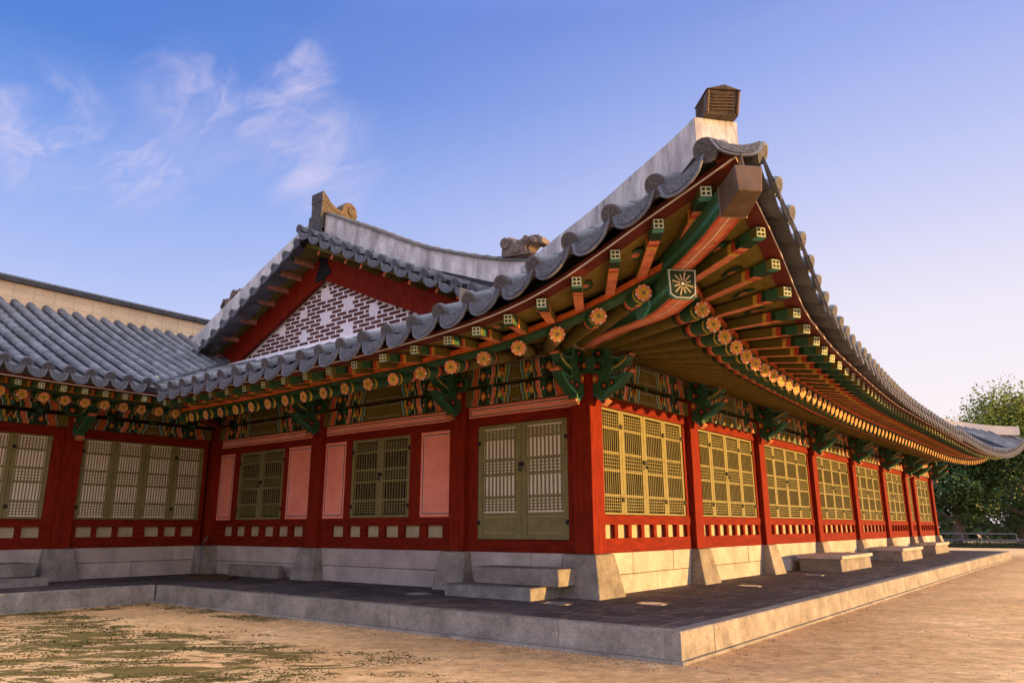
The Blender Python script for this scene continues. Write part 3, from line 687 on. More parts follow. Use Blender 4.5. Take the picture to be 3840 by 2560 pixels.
def flower(b, c, n, r):
    n = Vector(n).normalized(); c = Vector(c); x = n.cross(Vector((0, 0, 1))).normalized(); y = x.cross(n)
    b.disc(c+n*.002, n, r*1.0, ORANGE, 14)
    ph = random.uniform(0, .6)
    for k in range(10):
        a = k*2*math.pi/10+ph; q = c+n*.004+(x*math.cos(a)+y*math.sin(a))*r*.86
        b.disc(q, n, r*.24, PETAL if k % 2 else SALMON, 7)
    b.disc(c+n*.006, n, r*.72, OCHRE, 12); b.disc(c+n*.008, n, r*.28, OLIVEW, 8)
def rafter(side, ts, te, root, cut=None, dsv=-.1):
    r = .086; de = side.Df(te); ze = side.Zf(te)
    a = side.P(ts, dsv, 3.70); e = side.P(te, de, ze)
    L_ = (e-a).length; d_ = (e-a)/L_
    if cut is not None and cut < de: e = a+d_*(L_*max(.1, (cut-dsv)/(de-dsv))); L_ = (e-a).length
    b = MB()
    st = [0, max(.02, L_-.62), L_-.52, L_-.46, L_-.40, L_-.10, L_-.06, L_] if L_ > .7 else [0, L_]
    ml = [OLIVE, DGREEN, RIM, SALMON, GREEN, YELLOW, GREEN] if L_ > .7 else [OLIVE]
    b.tube([a+d_*q for q in st], [r*1.06]*(len(st)-1)+[r], OLIVE, 12, True, ml)
    if cut is None or cut >= de:
        flower(b, e, d_, r*.97)
        x = d_.cross(Vector((0, 0, 1))).normalized(); dn = -(x.cross(d_))
        for q, m_ in ((L_-.26, SALMON), (L_-.18, YELLOW)):
            c = a+d_*q+dn*(r*1.06+.001)
            b.face([c+d_*.05*math.cos(k)+x*.03*math.sin(k) for k in [i*math.pi/4 for i in range(8)]], m_)
    return b.build('rafter', root)
def flying(side, t0, t1, root, cut=None):
    # square rafter lying on the eave board, from behind the round rafter ends out to the tile edge
    d0 = side.Df(t0)-.35; z0 = side.Zf(t0)+.27; d1 = side.D(t1); z1 = side.Zb(t1)
    a = side.P(t0, d0, z0); e = side.P(t1, d1, z1)
    d_ = (e-a).normalized()
    if cut is not None and cut < d1:
        if cut < d0+.1: return None
        e = a+(e-a)*((cut-d0)/(d1-d0))
    L_ = (e-a).length; b = MB(); w, h = random.uniform(.094, .102), random.uniform(.094, .102)
    x = d_.cross(Vector((0, 0, 1))).normalized(); u_ = x.cross(d_)
    def ring(q): c = a+d_*q; return [c-x*w/2-u_*h/2, c+x*w/2-u_*h/2, c+x*w/2+u_*h/2, c-x*w/2+u_*h/2]
    st = [0, L_-.46, L_-.40, L_-.33, L_-.26, L_-.08, L_]
    und = [SALMON, OCHRE, RIM, SALMON, DGREEN, TEAL]; sid = [OLIVE, OCHRE, RIM, DGREEN, GREEN, OLIVE]
    if L_ < .6: st = [0, L_]; und = [SALMON]; sid = [OLIVE]
    for q0, q1, mu, ms in zip(st, st[1:], und, sid):
        r0, r1 = ring(q0), ring(q1)
        b.face([r0[0], r1[0], r1[1], r0[1]], mu); b.face([r0[1], r1[1], r1[2], r0[2]], ms); b.face([r0[3], r1[3], r1[0], r0[0]], ms); b.face([r0[2], r1[2], r1[3], r0[3]], OLIVE)
    rr = ring(L_); b.face(rr, GREEN)
    if cut is None or cut >= d1:
        def q(a_, c_, n_): return e+d_*n_+x*a_+u_*c_
        b.face([q(-w*.44, -h*.44, .002), q(w*.44, -h*.44, .002), q(w*.44, h*.44, .002), q(-w*.44, h*.44, .002)], PALE)
        for sx in (-1, 1):
            for sy in (-1, 1): b.face([q(w*.2*sx-.014, h*.2*sy-h*.13, .004), q(w*.2*sx+.014, h*.2*sy-h*.13, .004), q(w*.2*sx+.014, h*.2*sy+h*.13, .004), q(w*.2*sx-.014, h*.2*sy+h*.13, .004)], DGREEN)
    return b.build('flying_rafter', root, smooth=False)
def fan_start(te, T0=3.0, tip=-2.75, s_end=.12):
    if te >= T0: return te
    return s_end+(T0-s_end)*(te-tip)/(T0-tip)
# short front
t_ = -2.45
shortT = []
while t_ < 10.0: shortT.append(t_); t_ += .56+.02*min(1, max(0, (2-t_)/4))
for te in shortT:
    cut = (W-te) if te > W-SS.Df(te) else None
    rafter(SS, fan_start(te), te, hall, cut)
def bu_from(te): # tip parameter of the flying rafter above the round rafter te
    if te > 3: return te
    return te+(te-3.0)*.19 if te > -2.9 else te-.9
flyT = []; t_ = -3.60
while t_ < 10.0: flyT.append(t_); t_ += .46 if t_ < -.6 else .58
for tb in flyT:
    te = tb if tb > 3 else (tb+.57)/1.19; cut = (W-tb) if tb > W-SS.D(tb) else None
    flying(SS, te, tb, hall, cut)
# long front
t_ = -2.5; longT = []
while t_ < 28.7: longT.append(t_); t_ += .385
def far_start(te): return min(te, 26.7) if te > 26.7 else te
for te in longT: rafter(SL, far_start(fan_start(te)), te, hall)
for te in longT: flying(SL, te, bu_from(te), hall)
# wing
wingT = [W*0+.35+.335*i for i in range(28)]
for te in wingT:
    cut = te if te < 1.9 else None
    rafter(SW, te, te, wing, cut); flying(SW, te, te, wing, te if te < 2.7 else None)

# soffit boards, eave boards
def strips(side, ts, root, inner_corner=None):
    def dcut(t, d):
        if side.k == 'S' and inner_corner: return min(d, max(.0, W-t))
        if side.k == 'W': return min(d, t)
        return d
    so_ = MB()
    rows = []
    for t in ts:
        ti = max(t, 0) if side.k != 'W' else t
        if side.k == 'L': ti = min(ti, 26.9)
        df = side.Df(t); zf = side.Zf(t)+.12
        f0 = .0; d1 = dcut(t, df)
        z_in = 3.83
        if d1 < df: zf = lerp(z_in, zf, (d1+.1)/(df+.1))
        rows.append([side.P(ti, -.1, z_in), side.P(lerp(ti, t, .5), lerp(-.1, d1, .5), lerp(z_in, zf, .5)), side.P(t, d1, zf)])
    so_.grid(rows, SOFF)
    rows = []
    for t in ts:
        df = side.Df(t); d0 = dcut(t, df-.35); db = side.D(t); tb = bu_from(t) if side.k != 'W' else t
        db = side.D(tb); d1 = dcut(tb, db)
        z0, z1 = side.Zf(t)+.345, side.Zb(tb)+.072
        rows.append([side.P(t, d0, z0), side.P(lerp(t, tb, .5), lerp(d0, d1, .5), lerp(z0, z1, .5)), side.P(tb, d1, z1 if d1 >= db else lerp(z0, z1, max(0, (d1-d0)/(db-d0+1e-6))))])
    so_.grid(rows, SOFF)
    # painted lotus leaves on the boards near the corner
    so_.build('soffit', root)
    wl = MB(); rows = []
    for t in ts:
        ti = max(t, 0) if side.k == 'S' else t
        rows.append([side.P(ti, -.06, 3.55), side.P(ti, -.06, 3.84)])
    wl.grid(rows, BEIGE); wl.build('eave_plaster', root)
    eb = MB()
    def ringset(d0, d1, z0, z1, Df_, Zf_, tt): return [[side.P(t, dcut(t, Df_(t)+d0), Zf_(t)+z0), side.P(t, dcut(t, Df_(t)+d1), Zf_(t)+z0), side.P(t, dcut(t, Df_(t)+d1), Zf_(t)+z1), side.P(t, dcut(t, Df_(t)+d0), Zf_(t)+z1)] for t in tt]
    eb.sweep(ringset(-.12, .0, .145, .205, side.Df, side.Zf, ts), ORANGE)
    eb.sweep(ringset(-.20, -.03, .108, .145, side.Df, side.Zf, ts), GREEN)
    eb.build('eave_board', root)
    yb = MB(); tb = [bu_from(t) if side.k != 'W' else t for t in ts]
    yb.sweep(ringset(-.10, .055, .067, .125, side.D, side.Zb, tb), MAROON)
    yb.sweep(ringset(.056, .062, .068, .082, side.D, side.Zb, tb), WHITE)
    yb.build('tile_batten', root)
def frange(a, b, n): return [a+(b-a)*i/n for i in range(n+1)]
strips(SS, frange(-2.82, W, 60), hall, True)
strips(SL, frange(-2.82, 29.0, 130), hall)
strips(SW, frange(0, 9.6, 40), wing)
# lotus leaves on the boards between the corner rafters
lf = MB()
for side, tl in ((SS, shortT), (SL, longT)):
    for a, c in zip(tl, tl[1:]):
        if a > 4.5: break
        lf = MB()
        te = (a+c)/2; tb = bu_from(te); d0 = side.Df(te); d1 = side.D(tb)
        f = .45; t2 = lerp(te, tb, f); dd = lerp(d0, d1, f); zz = lerp(side.Zf(te)+.30, side.Zb(tb)+.072, f)-.025
        o_ = side.P(t2, dd, zz); o2 = side.P(tb, d1, zz-.05); ax = (o2-o_).normalized(); x = ax.cross(Vector((0, 0, 1))).normalized()
        wv = min(.085, .16*(c-a)); 
        for r0, r1, m_, k in ((.22, wv, DGREEN, 0), (.19, wv*.8, GREEN, .002), (.08, wv*.5, SALMON, .004)):
            lf.face([o_+ax*r0*math.cos(i*math.pi/6)+x*r1*math.sin(i*math.pi/6)-Vector((0, 0, k)) for i in range(12)], m_)
        lf.build('painted_leaf', hall, smooth=False)


# ---- hip rafters at the near corner
def dg(d, z): return Vector((d, -d, z))
cx = Vector((.7071, .7071, 0))
def hip_rafter(name, pts, w, h, endcap):
    b = MB(); rings = []
    for d, z in pts:
        c = dg(d, z); rings.append([c-cx*w/2, c+cx*w/2, c+cx*w/2+Vector((0, 0, h)), c-cx*w/2+Vector((0, 0, h))])
    for r0, r1 in zip(rings, rings[1:]):
        b.face([r0[0], r1[0], r1[1], r0[1]], SALMON); b.face([r0[1], r1[1], r1[2], r0[2]], GREEN); b.face([r0[3], r1[3], r1[0], r0[0]], GREEN); b.face([r0[2], r1[2], r1[3], r0[3]], OLIVE)
        for sg, m_, o_, wl in ((0, WHITE, .003, .006),):
            c0 = (r0[0]+r0[1])/2; c1 = (r1[0]+r1[1])/2; dz = Vector((0, 0, -.003))
            b.face([c0-cx*wl+dz, c1-cx*wl+dz, c1+cx*wl+dz, c0+cx*wl+dz], m_)
        for s_ in (-1, 1):
            c0 = (r0[0]+r0[1])/2+cx*s_*w*.42; c1 = (r1[0]+r1[1])/2+cx*s_*w*.42; dz = Vector((0, 0, -.003))
            b.face([c0-cx*.012+dz, c1-cx*.012+dz, c1+cx*.012+dz, c0+cx*.012+dz], RIM)
            e0 = (r0[0]+r0[3])/2 if s_ < 0 else (r0[1]+r0[2])/2; e1 = (r1[0]+r1[3])/2 if s_ < 0 else (r1[1]+r1[2])/2; o2 = cx*s_*.003
            b.face([e0+o2-Vector((0, 0, h*.22)), e1+o2-Vector((0, 0, h*.22)), e1+o2+Vector((0, 0, h*.0)), e0+o2+Vector((0, 0, h*.0))], TEAL)
    b.face(rings[-1], GREEN); b.face(rings[0], GREEN)
    if endcap:
        c = (rings[-1][0]+rings[-1][1]+rings[-1][2]+rings[-1][3])/4; n = Vector((.7071, -.7071, 0))
        def q(a, z, k): return c+cx*a+Vector((0, 0, z))+n*k
        ww, hh = w/2, h/2
        # flared shield with a pale starburst
        sh = [(-ww*1.12, hh*1.05), (ww*1.12, hh*1.05), (ww*1.05, -hh*.75), (ww*.6, -hh*1.05), (-ww*.6, -hh*1.05), (-ww*1.05, -hh*.75)]
        b.prism(sh, lambda a, z, k: q(a, z, k), .0, .03, TEAL)
        b.face([q(a*.95, z*.95, .032) for a, z in sh], WHITE); b.face([q(a*.88, z*.9, .034) for a, z in sh], DGREEN)
        for i in range(12):
            an = i*math.pi/6+.26; r0_, r1_ = .028, .105 if i % 3 else .085
            ca, sa = math.cos(an), math.sin(an)
            b.face([q(ca*r0_-sa*.006, sa*r0_*1.15+ca*.006, .037), q(ca*r0_+sa*.006, sa*r0_*1.15-ca*.006, .037), q(ca*r1_+sa*.008, sa*r1_*1.15-ca*.008, .037), q(ca*r1_-sa*.008, sa*r1_*1.15+ca*.008, .037)], CREAM)
        b.face([q(.018*math.cos(i), .018*math.sin(i), .038) for i in [k*math.pi/4 for k in range(8)]], WHITE)
    return b.build(name, hall)
hip_rafter('hip_rafter', [(-.1, 3.60), (.4, 3.54), (.9, 3.45), (1.4, 3.345), (1.9, 3.22), (2.3, 3.13), (2.6, 3.08), (2.92, 3.075)], .25, .28, True)
hip_rafter('flying_hip_rafter', [(2.1, 3.43), (2.6, 3.385), (3.1, 3.36), (3.5, 3.36), (3.9, 3.41)], .20, .22, False)
cap = MB(); n_ = Vector((.7071, -.7071, 0))
r0 = [(-.108, 3.36), (.108, 3.36), (.112, 3.61), (-.112, 3.61)]; r1 = [(-.095, 3.435), (.095, 3.435), (.112, 3.645), (-.112, 3.645)]
cap.sweep([[dg(3.82, 0)+cx*a+Vector((0, 0, z)) for a, z in r0], [dg(4.05, 0)+cx*a+Vector((0, 0, z)) for a, z in r1]], COPPER)
cap.build('hip_rafter_cap', hall, smooth=False, bevel=.008)
kn = MB(); kn.tube([dg(3.92, 3.62), dg(3.96, 3.80)], .012, COPPER, 6); kn.tube([dg(4.0, 3.62), dg(3.97, 3.80)], .012, COPPER, 6); kn.build('iron_strap', hall)
# small carved scroll on the left cheek of the hip rafter
sc_ = MB(); sc_.prism([(2.35+.0+.22*math.cos(k*math.pi/6)*.8, 3.22+.11*math.sin(k*math.pi/6)) for k in range(12)], lambda a, z, w_: dg(a, z)-cx*(.128+w_), 0, .03, TEAL); sc_.build('scroll_carving', hall)

# ------------------------------------------------------------------ roofs
RAKE_X = [2.95, -1.1, -2.06, -3.2, -4.4, -5.75, -7.0]
RAKE_Z = [3.30, 4.58, 4.86, 5.37, 5.92, 6.57, 7.22]
HIP = [(4.05, -4.05, 4.02), (3.5, -3.55, 3.99), (2.68, -2.9, 4.10), (1.7, -2.12, 4.25), (.34, -1.04, 4.46), (-1.1, .1, 4.66)]
def hip_at_x(x):
    for p, q in zip(HIP, HIP[1:]):
        if q[0] <= x <= p[0]:
            f = (p[0]-x)/(p[0]-q[0]); return lerp(p[1], q[1], f), lerp(p[2], q[2], f)
    return HIP[-1][1], HIP[-1][2]
def hip_at_y(y):
    for p, q in zip(HIP, HIP[1:]):
        if p[1] <= y <= q[1]:
            f = (y-p[1])/(q[1]-p[1]); return lerp(p[0], q[0], f), lerp(p[2], q[2], f)
    return HIP[-1][0], HIP[-1][2]
TW = .155
def poly_row(a, b, sag, n=None, step=.33, belly=None):
    a, b = Vector(a), Vector(b); L_ = (b-a).length; n = max(2, int(L_/step+.5))
    return [a.lerp(b, i/n)-Vector((0, 0, sag*4*(i/n)*(1-i/n))) for i in range(n+1)]
def cover_row(mb, row, wdir, r=.1, end=True, m=TILE):
    up = Vector((0, 0, 1)); n = 7; jt = wdir*random.uniform(-.008, .008)
    row = [c+jt+wdir*random.uniform(-.004, .004)+up*random.uniform(-.003, .004) for c in row]
    for i, (p, q) in enumerate(zip(row, row[1:])):
        r0, r1 = r*1.03, r*.93; lift = .045
        ring = []
        for c, rr in ((p, r0), (q+(p-q)*-.04, r1)):
            ring.append([c+wdir*(-math.cos(math.pi*k/(n-1))*rr)+up*(lift-.03+math.sin(math.pi*k/(n-1))*rr) for k in range(n)])
        b = len(mb.v); mb.v += [tuple(v) for v in ring[0]+ring[1]]; mi = mb.midx(m)
        for k in range(n-1): mb.f.append((b+k, b+k+1, b+n+k+1, b+n+k)); mb.mi.append(mi)
        mb.f.append(tuple(b+k for k in range(n))); mb.mi.append(mi)
    if end:
        d_ = (row[0]-row[1]).normalized(); c = row[0]+up*.035+d_*.012
        R_ = r*1.04
        mb.tube([c-d_*.02, c+d_*.03], R_, m, 16, True, [m])
        x = wdir; y = (d_.cross(x)).normalized()
        nn = d_
        mb.face([c+d_*.033+(x*math.cos(k*math.pi/8)+y*math.sin(k*math.pi/8))*R_*.97 for k in range(16)], m)
        mb.face([c+d_*.035+(x*math.cos(k*math.pi/8)+y*math.sin(k*math.pi/8))*R_*.78 for k in range(16)], TILEE)
def pan_strip(mb, ra, rb, r=.1, end=True, m=TILE, plate=.2, sag=.055):
    up = Vector((0, 0, 1)); n = max(len(ra), len(rb))
    def at(row, f):
        k = f*(len(row)-1); i = min(int(k), len(row)-2); return row[i].lerp(row[i+1], k-i)
    rows = []
    for i in range(n):
        f = i/(n-1); a, b = at(ra, f), at(rb, f)
        for ex in ((0, ) if i in (0, n-1) else (.0, .016)):
            rows.append([a.lerp(b, j/5)-up*(sag*math.sin(math.pi*j/5)-ex*1.2) for j in range(6)])
    mb.grid(rows, m)
    if end:
        a, b = ra[0], rb[0]; wv = (b-a); w = wv.length; wv = wv/w
        d_ = ((ra[0]-ra[1])+(rb[0]-rb[1])); d_ = (d_-wv*d_.dot(wv)).normalized()
        out = Vector((d_.x, d_.y, 0)).normalized()
        c = (a+b)/2; nseg = 10
        def ringp(s, off, drop): # top arc and bottom arc points
            pts = []
            for j in range(nseg+1):
                f = j/nseg; pts.append(c+wv*((f-.5)*w*.94*s)-up*(sag*math.sin(math.pi*f)*s)+out*off)
            for j in range(nseg+1):
                f = 1-j/nseg; x_ = (f-.5)*2
                pts.append(c+wv*((f-.5)*w*.94*s)-up*(.015+drop*math.sqrt(max(0, 1-x_*x_)))+out*(off+.05*math.sqrt(max(0, 1-x_*x_))))
            return pts
        P0, P1 = ringp(1, .02, plate), ringp(1, .045, plate)
        k = len(P0)
        mb.add(P0+P1, [tuple(range(k))[::-1], tuple(range(k, 2*k))]+[(i, (i+1) % k, k+(i+1) % k, k+i) for i in range(k)], m)
        P2 = [p+out*.002 for p in ringp(.86, .045, plate*.86)]
        mb.face(P2, TILEE)
def tile_field(mb, rows, wdir, r=.1, plate=.2, ends=None, sag=.055):
    for i, rw in enumerate(rows): cover_row(mb, rw, Vector(wdir), r, ends[i] if ends else True)
    for i in range(len(rows)-1): pan_strip(mb, rows[i], rows[i+1], r, (ends[i] and ends[i+1]) if ends else True, plate=plate, sag=sag)
UPT = .17   # pan height above the lowest edge of the eave plates
# short front slope rows (constant x)
FOOT = lambda x: (.34, 4.70)
def short_rows():
    rows = []; ends = []; x = 3.72
    while x > -10.3:
        t = -x; e = SS.Dt(t); z = SS.Zt(t)+UPT
        if x > -1.1: y1, z1 = hip_at_x(x)
        else: y1, z1 = FOOT(x)
        y0 = -e; en = True
        if x < -7.32:                     # starts on the valley
            dv = -7.3-x; y0 = -2.9+dv; z = 3.40+.42*dv; en = False
        if y1-y0 > .12: rows.append(poly_row((x, y0, z), (x, y1, z1), .05 if y1-y0 > 1.5 else .0)); ends.append(en)
        x -= .462
    return rows, ends
rf = MB(); rows, ends = short_rows(); tile_field(rf, rows, (1, 0, 0), .098, .20, ends)
rf.build('front_roof_slope', hall)
# long front slope
def long_rows():
    rows = []; y = -3.72
    while y < 29.3:
        e = SL.Dt(y); z = SL.Zt(y)+UPT
        if y < .1:
            x1, z1 = hip_at_y(y); rows.append(poly_row((e, y, z), (x1, y, z1), .03 if e-x1 > 1.5 else 0))
        elif y < 25.5:
            pts = [Vector((e, y, z))]
            for xx in [2.2, 1.5, .8, .1, -.5, -1.1, -2.06, -3.2, -4.4, -5.75, -7.0]:
                f = max(0, min(1, (xx+1.1)/4.05)); zz = itp(-xx, [-q for q in RAKE_X], RAKE_Z)
                pts.append(Vector((xx, y, zz+(z-3.30)*f)))
            rows.append(pts)
        else:
            f = (y-25.5)/3.9; x1 = lerp(.9, 3.0, f); z1 = lerp(5.0, 4.72, f); 
            rows.append(poly_row((e, y, z), (x1, y, z1), .02))
        y += .40
    return rows
rf = MB(); tile_field(rf, long_rows(), (0, 1, 0), .085, .21, None, .085)
rf.build('long_roof_slope', hall)
# corner tile that closes the tip
ct = MB(); tipz = SS.Zt(-3.95)+UPT
rowA = [Vector((4.12, -4.12, tipz+.03)), Vector((3.5, -3.55, 4.05))]
pan_strip(ct, [Vector((3.74, -4.08, tipz)), Vector((3.25, -3.6, 3.95))], [Vector((4.08, -3.74, tipz)), Vector((3.6, -3.25, 3.95))], plate=.15)
pass
ct.build('corner_tile', hall)
# back slopes and far hip, plain sheets that close the roof
bk = MB()
prof = list(zip([-q for q in RAKE_X], RAKE_Z))
rows = []
for y in (.3, 27): rows.append([Vector((-14.0-x_ if False else -14.05+(-x_ if False else 0), y, z_)) for x_, z_ in []] or [Vector((-14.0-x, y, z)) for x, z in zip(RAKE_X, RAKE_Z)])
bk.grid(rows, TILE); bk.grid([[Vector((.9, 25.5, 5.0)), Vector((2.0, 27.4, 4.85)), Vector((3.0, 29.4, 4.72))], [Vector((-7, 25.5, 7.1)), Vector((-7, 27.4, 6.2)), Vector((-7, 29.6, 3.6))]], TILE)
bk.build('back_roof_slope', hall, smooth=False)

# ---- wing roof
WR = -12.7
def wing_z(x): return itp(-x, [7.3, 8.5, 10, 11.4, 12.7], [3.42, 3.93, 4.58, 5.22, 5.86])
def wing_rows():
    rows = []; ends = []; y = .35
    while y > -9.4:
        en = True; x0 = -7.25; t = -y
        if y > -2.95: x0 = -7.3-(y+2.9); en = False
        dz = (SW.Zt(t)-3.28)
        if x0-WR > .3:
            n = max(3, int((x0-WR)/.33)); pts = []
            for i in range(n+1):
                xx = lerp(x0, WR, i/n); pts.append(Vector((xx, y, wing_z(xx)+dz*(1-i/n)+.03)))
            rows.append(pts); ends.append(en)
        y -= .318
    return rows, ends
rf = MB(); rows, ends = wing_rows(); tile_field(rf, rows, (0, 1, 0), .087, .17, ends); rf.build('roof_slope', wing)
wb = MB(); wb.grid([[Vector((2*WR-x, y, wing_z(x))) for x in (-7.3, -8.5, -10, -11.4, -12.7)] for y in (1.0, -9.4)], TILE)
wb.build('back_roof_slope', wing, smooth=False)
wr = MB(); wr.box(WR-.16, WR+.16, -9.5, 1.2, 5.75, 6.27, CREAM_SUNLIT); 
for y in [1.2-i*.42 for i in range(26)]:
    wr.box(WR+.1605, WR+.1625, y-.004, y+.004, 5.78, 6.27, CREAM)
for z in (5.94, 6.11): wr.box(WR+.1605, WR+.1622, -9.5, 1.2, z-.003, z+.003, CREAM)
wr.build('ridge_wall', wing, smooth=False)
rc = MB(); rc.prism([(-.24, 6.272), (-.24, 6.37), (-.12, 6.44), (.12, 6.44), (.24, 6.37), (.24, 6.272)], lambda a, z, w_: Vector((WR+a, w_, z)), -9.5, 1.2, TDARK)
y = 1.0
while y > -9.4:
    rc.prism([(-.25, 6.274), (-.25, 6.375), (-.12, 6.447), (.12, 6.447), (.25, 6.375), (.25, 6.274)], lambda a, z, w_: Vector((WR+a, w_, z)), y-.30, y, TDARK); y -= .34
rc.build('ridge_cap', wing, smooth=False)
# valley tiles
vt = MB()
vl = [Vector((-7.3-s_, -2.9+s_, 3.40+.42*s_)) for s_ in (0, .8, 1.6, 2.4, 3.2)]
rows = []
for p in vl: rows.append([p+Vector((.7071, .7071, 0))*(k*.14)+Vector((0, 0, .02+.03*abs(k))) for k in (-2, -1, 0, 1, 2)])
vt.grid(rows, TILE)
for i in range(14):
    s_ = .25+i*.21; p = Vector((-7.3-s_, -2.9+s_, 3.40+.42*s_))
    for sg in (1, -1):
        q = p+Vector((.7071, .7071, 0))*(.24*sg)+Vector((0, 0, .10))
        vt.tube([q, q+Vector((-.16 if sg < 0 else 0, 0 if sg < 0 else .16, .05))], .055, TILE if sg > 0 else CREAM, 8)
vt.build('valley_tile', hall)

# ---- ridges of the hall
def ridge_wall(name, top, h, w, side_vec, cap_=True, root=hall, m=PLAST, capr=.09):
    top = [Vector(p) for p in top]; sv = Vector(side_vec)
    fine = []
    for i in range(len(top)-1):
        for k in range(6):
            f = k/6; p0 = top[max(i-1, 0)]; p1 = top[i]; p2 = top[i+1]; p3 = top[min(i+2, len(top)-1)]
            fine.append(.5*((2*p1)+(p2-p0)*f+(2*p0-5*p1+4*p2-p3)*f*f+(3*p1-p0-3*p2+p3)*f**3))
    fine.append(top[-1])
    b = MB(); hs = h if isinstance(h, (list, tuple)) else [h, h]
    secs = []
    for i, p in enumerate(fine):
        hh = lerp(hs[0], hs[-1], i/(len(fine)-1))
        secs.append([p-sv*w/2-Vector((0, 0, hh)), p+sv*w/2-Vector((0, 0, hh)), p+sv*w*.5, p-sv*w*.5])
    b.sweep(secs, m); o = b.build(name, root)
    if cap_:
        c = MB(); n = 9
        c.sweep([[p+sv*(w*.62)*(-math.cos(math.pi*k/(n-1)))+Vector((0, 0, .004+math.sin(math.pi*k/(n-1))*capr)) for k in range(n)] for p in fine], TDARK)
        for i in range(1, len(fine)-1, 2):
            p, q = fine[i], fine[i].lerp(fine[i+1], .15)
            c.sweep([[pp+sv*(w*.65)*(-math.cos(math.pi*k/(n-1)))+Vector((0, 0, .003+math.sin(math.pi*k/(n-1))*(capr+.012))) for k in range(n)] for pp in (p, q)], TDARK)
        c.build('ridge_cap', o)
    return o
RT = [(-6.75, .22, 7.66), (-5.95, .22, 7.26), (-5.1, .22, 6.84), (-4.3, .22, 6.42), (-3.54, .22, 6.06), (-2.59, .22, 5.69), (-1.72, .22, 5.40), (-1.06, .22, 5.23)]
ridge_wall('descending_ridge', RT, [.52, .62], .30, (0, 1, 0))
LT = [(-7.05, .22, 7.68), (-8.6, .22, 7.10), (-10.12, .22, 6.46), (-11.74, .22, 5.77), (-12.8, .22, 5.40)]
ridge_wall('descending_ridge', LT, [.52, .62], .30, (0, 1, 0), False)
HR = [(-1.2, .18, 5.17), (.34, -1.04, 4.89), (1.7, -2.12, 4.62), (2.68, -2.9, 4.465), (3.3, -3.36, 4.395), (3.66, -3.63, 4.375)]
ridge_wall('hip_ridge', HR, [.62, .45], .40, Vector((.62, .785, 0)).normalized(), False)
ridge_wall('main_ridge', [(-6.9, .3, 7.62), (-6.9, 5, 7.45), (-6.9, 12, 7.35), (-6.9, 20, 7.4), (-6.9, 26, 7.6)], .6, .32, (1, 0, 0))
ridge_wall('hip_ridge', [(.6, 26.9, 5.40), (1.4, 27.5, 5.24), (2.2, 28.0, 5.10), (3.0, 28.5, 5.03), (3.18, 28.6, 5.03)], [.42, .34], .32, Vector((.6, -.8, 0)), False, m=PLASTW)

# ornament block on the near hip ridge end: carved panelled box with a gabled top
def hip_ornament():
    b = MB(); c = Vector((3.66, -3.60, 4.385)); o_ = Vector((.7071, -.7071, 0))
    def q(a, f, z): return c+cx*a+o_*f+Vector((0, 0, z))
    bot = [(-.15, -.15), (.15, -.15), (.15, .10), (-.15, .10)]; top = [(-.13, -.12), (.13, -.12), (.145, .17), (-.145, .17)]
    b.hexa([q(a, f, -.01) for a, f in bot]+[q(a, f, .18) for a, f in top], BRONZE)
    b.add([q(-.158, .19, .18), q(.158, .19, .18), q(.15, -.14, .18), q(-.15, -.14, .18), q(0, .20, .222), q(0, -.14, .21)], [(0, 1, 4), (1, 2, 5, 4), (2, 3, 5), (3, 0, 4, 5), (0, 3, 2, 1)], BRONZE)
    for i in range(6):      # carved ribs on the outer faces
        z = .022+i*.025
        b.beam(q(-.10, .108+.07*z/.22+.012, z), q(.10, .108+.07*z/.22+.012, z+.012), .012, .012, COPPER)
        b.beam(q(-.158+.01, -.10, z), q(-.155+.01, .08, z+.012), .012, .012, COPPER)
        b.beam(q(.158-.01, -.10, z), q(.155-.01, .08, z+.012), .012, .012, COPPER)
    for a in (-.135, .135): b.beam(q(a, .115, .0), q(a, .178, .175), .022, .02, COPPER)
    return b.build('ridge_ornament', hall, smooth=False, bevel=.005)
hip_ornament()
# roof beasts (prism bodies shaped from their side outline, with swelling cheeks)
def beast(F, name, s=1.0, root=hall):
    # F(a, z, w): a forwards, z up, w sideways
    b = MB()
    body = [(0, 0), (.02, .22), (.10, .30), (.20, .27), (.27, .20), (.38, .26), (.50, .28), (.60, .27), (.66, .22), (.66, .16), (.60, .16), (.55, .20), (.44, .12), (.48, .06), (.56, .03), (.56, 0)]
    ws = [.0, .5, 1, .5, .0]
    for k, (w0, w1, ss) in enumerate(((-.13, -.08, .82), (-.08, .08, 1.0), (.08, .13, .82))):
        pts = [(.3+(a-.3)*ss, .12+(z-.12)*ss) for a, z in body] if ss < 1 else body
        b.prism([(a*s, z*s) for a, z in pts], F, w0*s, w1*s, BEAST)
    for sg in (-1, 1):
        for (a, z, r_) in ((.45, .22, .045), (.12, .20, .08), (.30, .10, .06)):
            b.prism([((a+r_*math.cos(i*math.pi/5))*s, (z+r_*math.sin(i*math.pi/5))*s) for i in range(10)], F, sg*.13*s, sg*.155*s, BEAST)
    b.prism([(.60*s, .04*s), (.62*s, .10*s), (.64*s, .10*s), (.65*s, .04*s)], F, -.03*s, .03*s, SALMON)
    for i in range(4): b.prism([((.06+.05*i)*s, (.28-.01*i)*s), ((.09+.05*i)*s, (.34-.02*i)*s), ((.12+.05*i)*s, (.27-.01*i)*s)], F, -.03*s, .03*s, BEAST)
    return b.build(name, root, bevel=.012)
def FbR(a, z, w): return Vector((-1.80+a, .22-w, 5.43+z-a*.10))
beast(FbR, 'ridge_beast', 1.35)
def FbL(a, z, w): return Vector((-10.55-a, .5-w, 6.50+z-a*.36))
beast(FbL, 'ridge_beast', 1.2)
